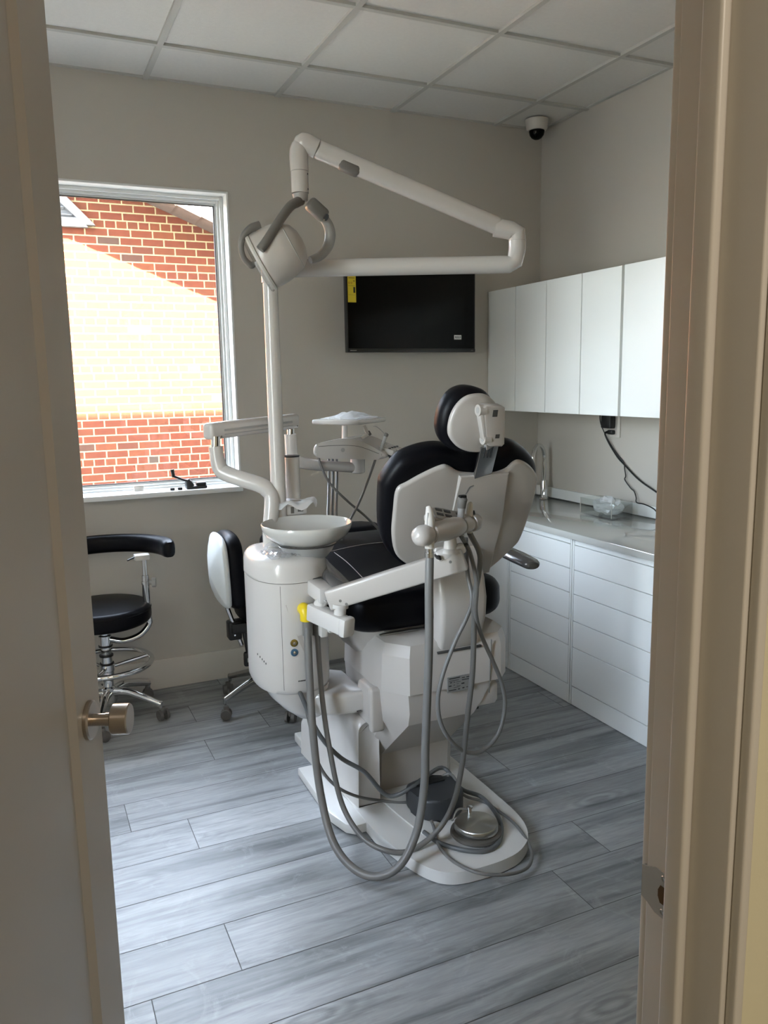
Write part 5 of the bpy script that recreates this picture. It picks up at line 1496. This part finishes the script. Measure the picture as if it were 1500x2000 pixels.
tag(obj('wrapping_wad', bm, BAGW, sharp=5), 'crumpled wad of clear wrapping inside the acrylic bin', 'wrapping')

# ==================================================================== OUTLET, PLUGS, CORDS
ol = thing('wall_outlet', (XR, 3.262, 1.175), 'white wall outlet under the cabinets holding two black plugs', 'outlet')
bm = new(); box(bm, (XR - .007, 3.215, 1.19), (XR - .0005, 3.293, 1.315), .003); obj('cover_plate', bm, TRIM, ol)
bm = new(); box(bm, (XR - .009, 3.235, 1.205), (XR - .0068, 3.273, 1.30), .001); obj('socket', bm, STRIP, ol)
ad = thing('power_adapter', (XR - .03, 3.28, 1.232), 'square black power adapter plugged into the upper socket', 'power adapter')
bm = new(); box(bm, (XR - .046, 3.243, 1.236), (XR - .0092, 3.318, 1.304), .007, 3); obj('adapter_body', bm, BLACK, ad)
bm = new()
tube(bm, [(XR - .034, 3.318, 1.302), (XR - .036, 3.334, 1.30), (XR - .03, 3.333, 1.255), (XR - .022, 3.300, 1.195), (XR - .012, 3.262, 1.14), (XR - .009, 3.214, 1.095), (XR - .009, 3.176, 1.066), (XR - .010, 3.165, 1.03), (XR - .010, 3.157, 1.0), (XR - .010, 3.162, .98), (XR - .012, 3.115, .943), (XR - .012, 3.090, .93), (XR - .013, 3.073, .900), (XR - .018, 3.068, .885), (XR - .022, 3.052, .8775), (XR - .02, 3.01, .877), (XR - .02, 2.94, .862), (XR - .03, 2.88, .83), (XR - .05, 2.80, .8185), (XR - .08, 2.60, .8185)], .0028, 8, 5)
obj('adapter_cord', bm, BLACK, ad)
pg = thing('power_plug', (XR - .03, 3.26, 1.2), 'black plug with thick cord in the lower socket', 'plug')
bm = new(); box(bm, (XR - .032, 3.243, 1.205), (XR - .0092, 3.284, 1.228), .006, 3); tube(bm, [(XR - .024, 3.280, 1.217), (XR - .026, 3.300, 1.213)], [.009, .006], 10, 2); obj('plug_body', bm, BLACK, pg)
bm = new()
tube(bm, [(XR - .026, 3.298, 1.213), (XR - .024, 3.306, 1.203), (XR - .019, 3.285, 1.165), (XR - .015, 3.252, 1.125), (XR - .013, 3.21, 1.085), (XR - .011, 3.165, 1.055), (XR - .011, 3.09, 1.008), (XR - .010, 3.03, .978), (XR - .010, 2.94, .945), (XR - .012, 2.84, .905), (XR - .02, 2.74, .83), (XR - .05, 2.64, .8195), (XR - .09, 2.50, .8195)], .0042, 8, 5)
obj('plug_cord', bm, BLACK, pg)

# ==================================================================== SECURITY CAMERA
cm = thing('security_camera', (2.640, 3.775, ZC - .09), 'white dome camera with black eye on ceiling in the corner', 'security camera')
cc = Vector((2.640, 3.775, ZC))
bm = new(); lathe(bm, [(.0, -.001), (.062, -.001), (.062, -.012), (.058, -.018), (.056, -.045), (.050, -.055), (.0, -.056)], cc, (0, 0, 1), 36); obj('housing', bm, TRIM, cm)
bm = new(); lathe(bm, [(.041, -.054), (.041, -.062), (.037, -.078), (.026, -.092), (.012, -.099), (.0, -.100)], cc, (0, 0, 1), 32); obj('dome', bm, SCREEN, cm)
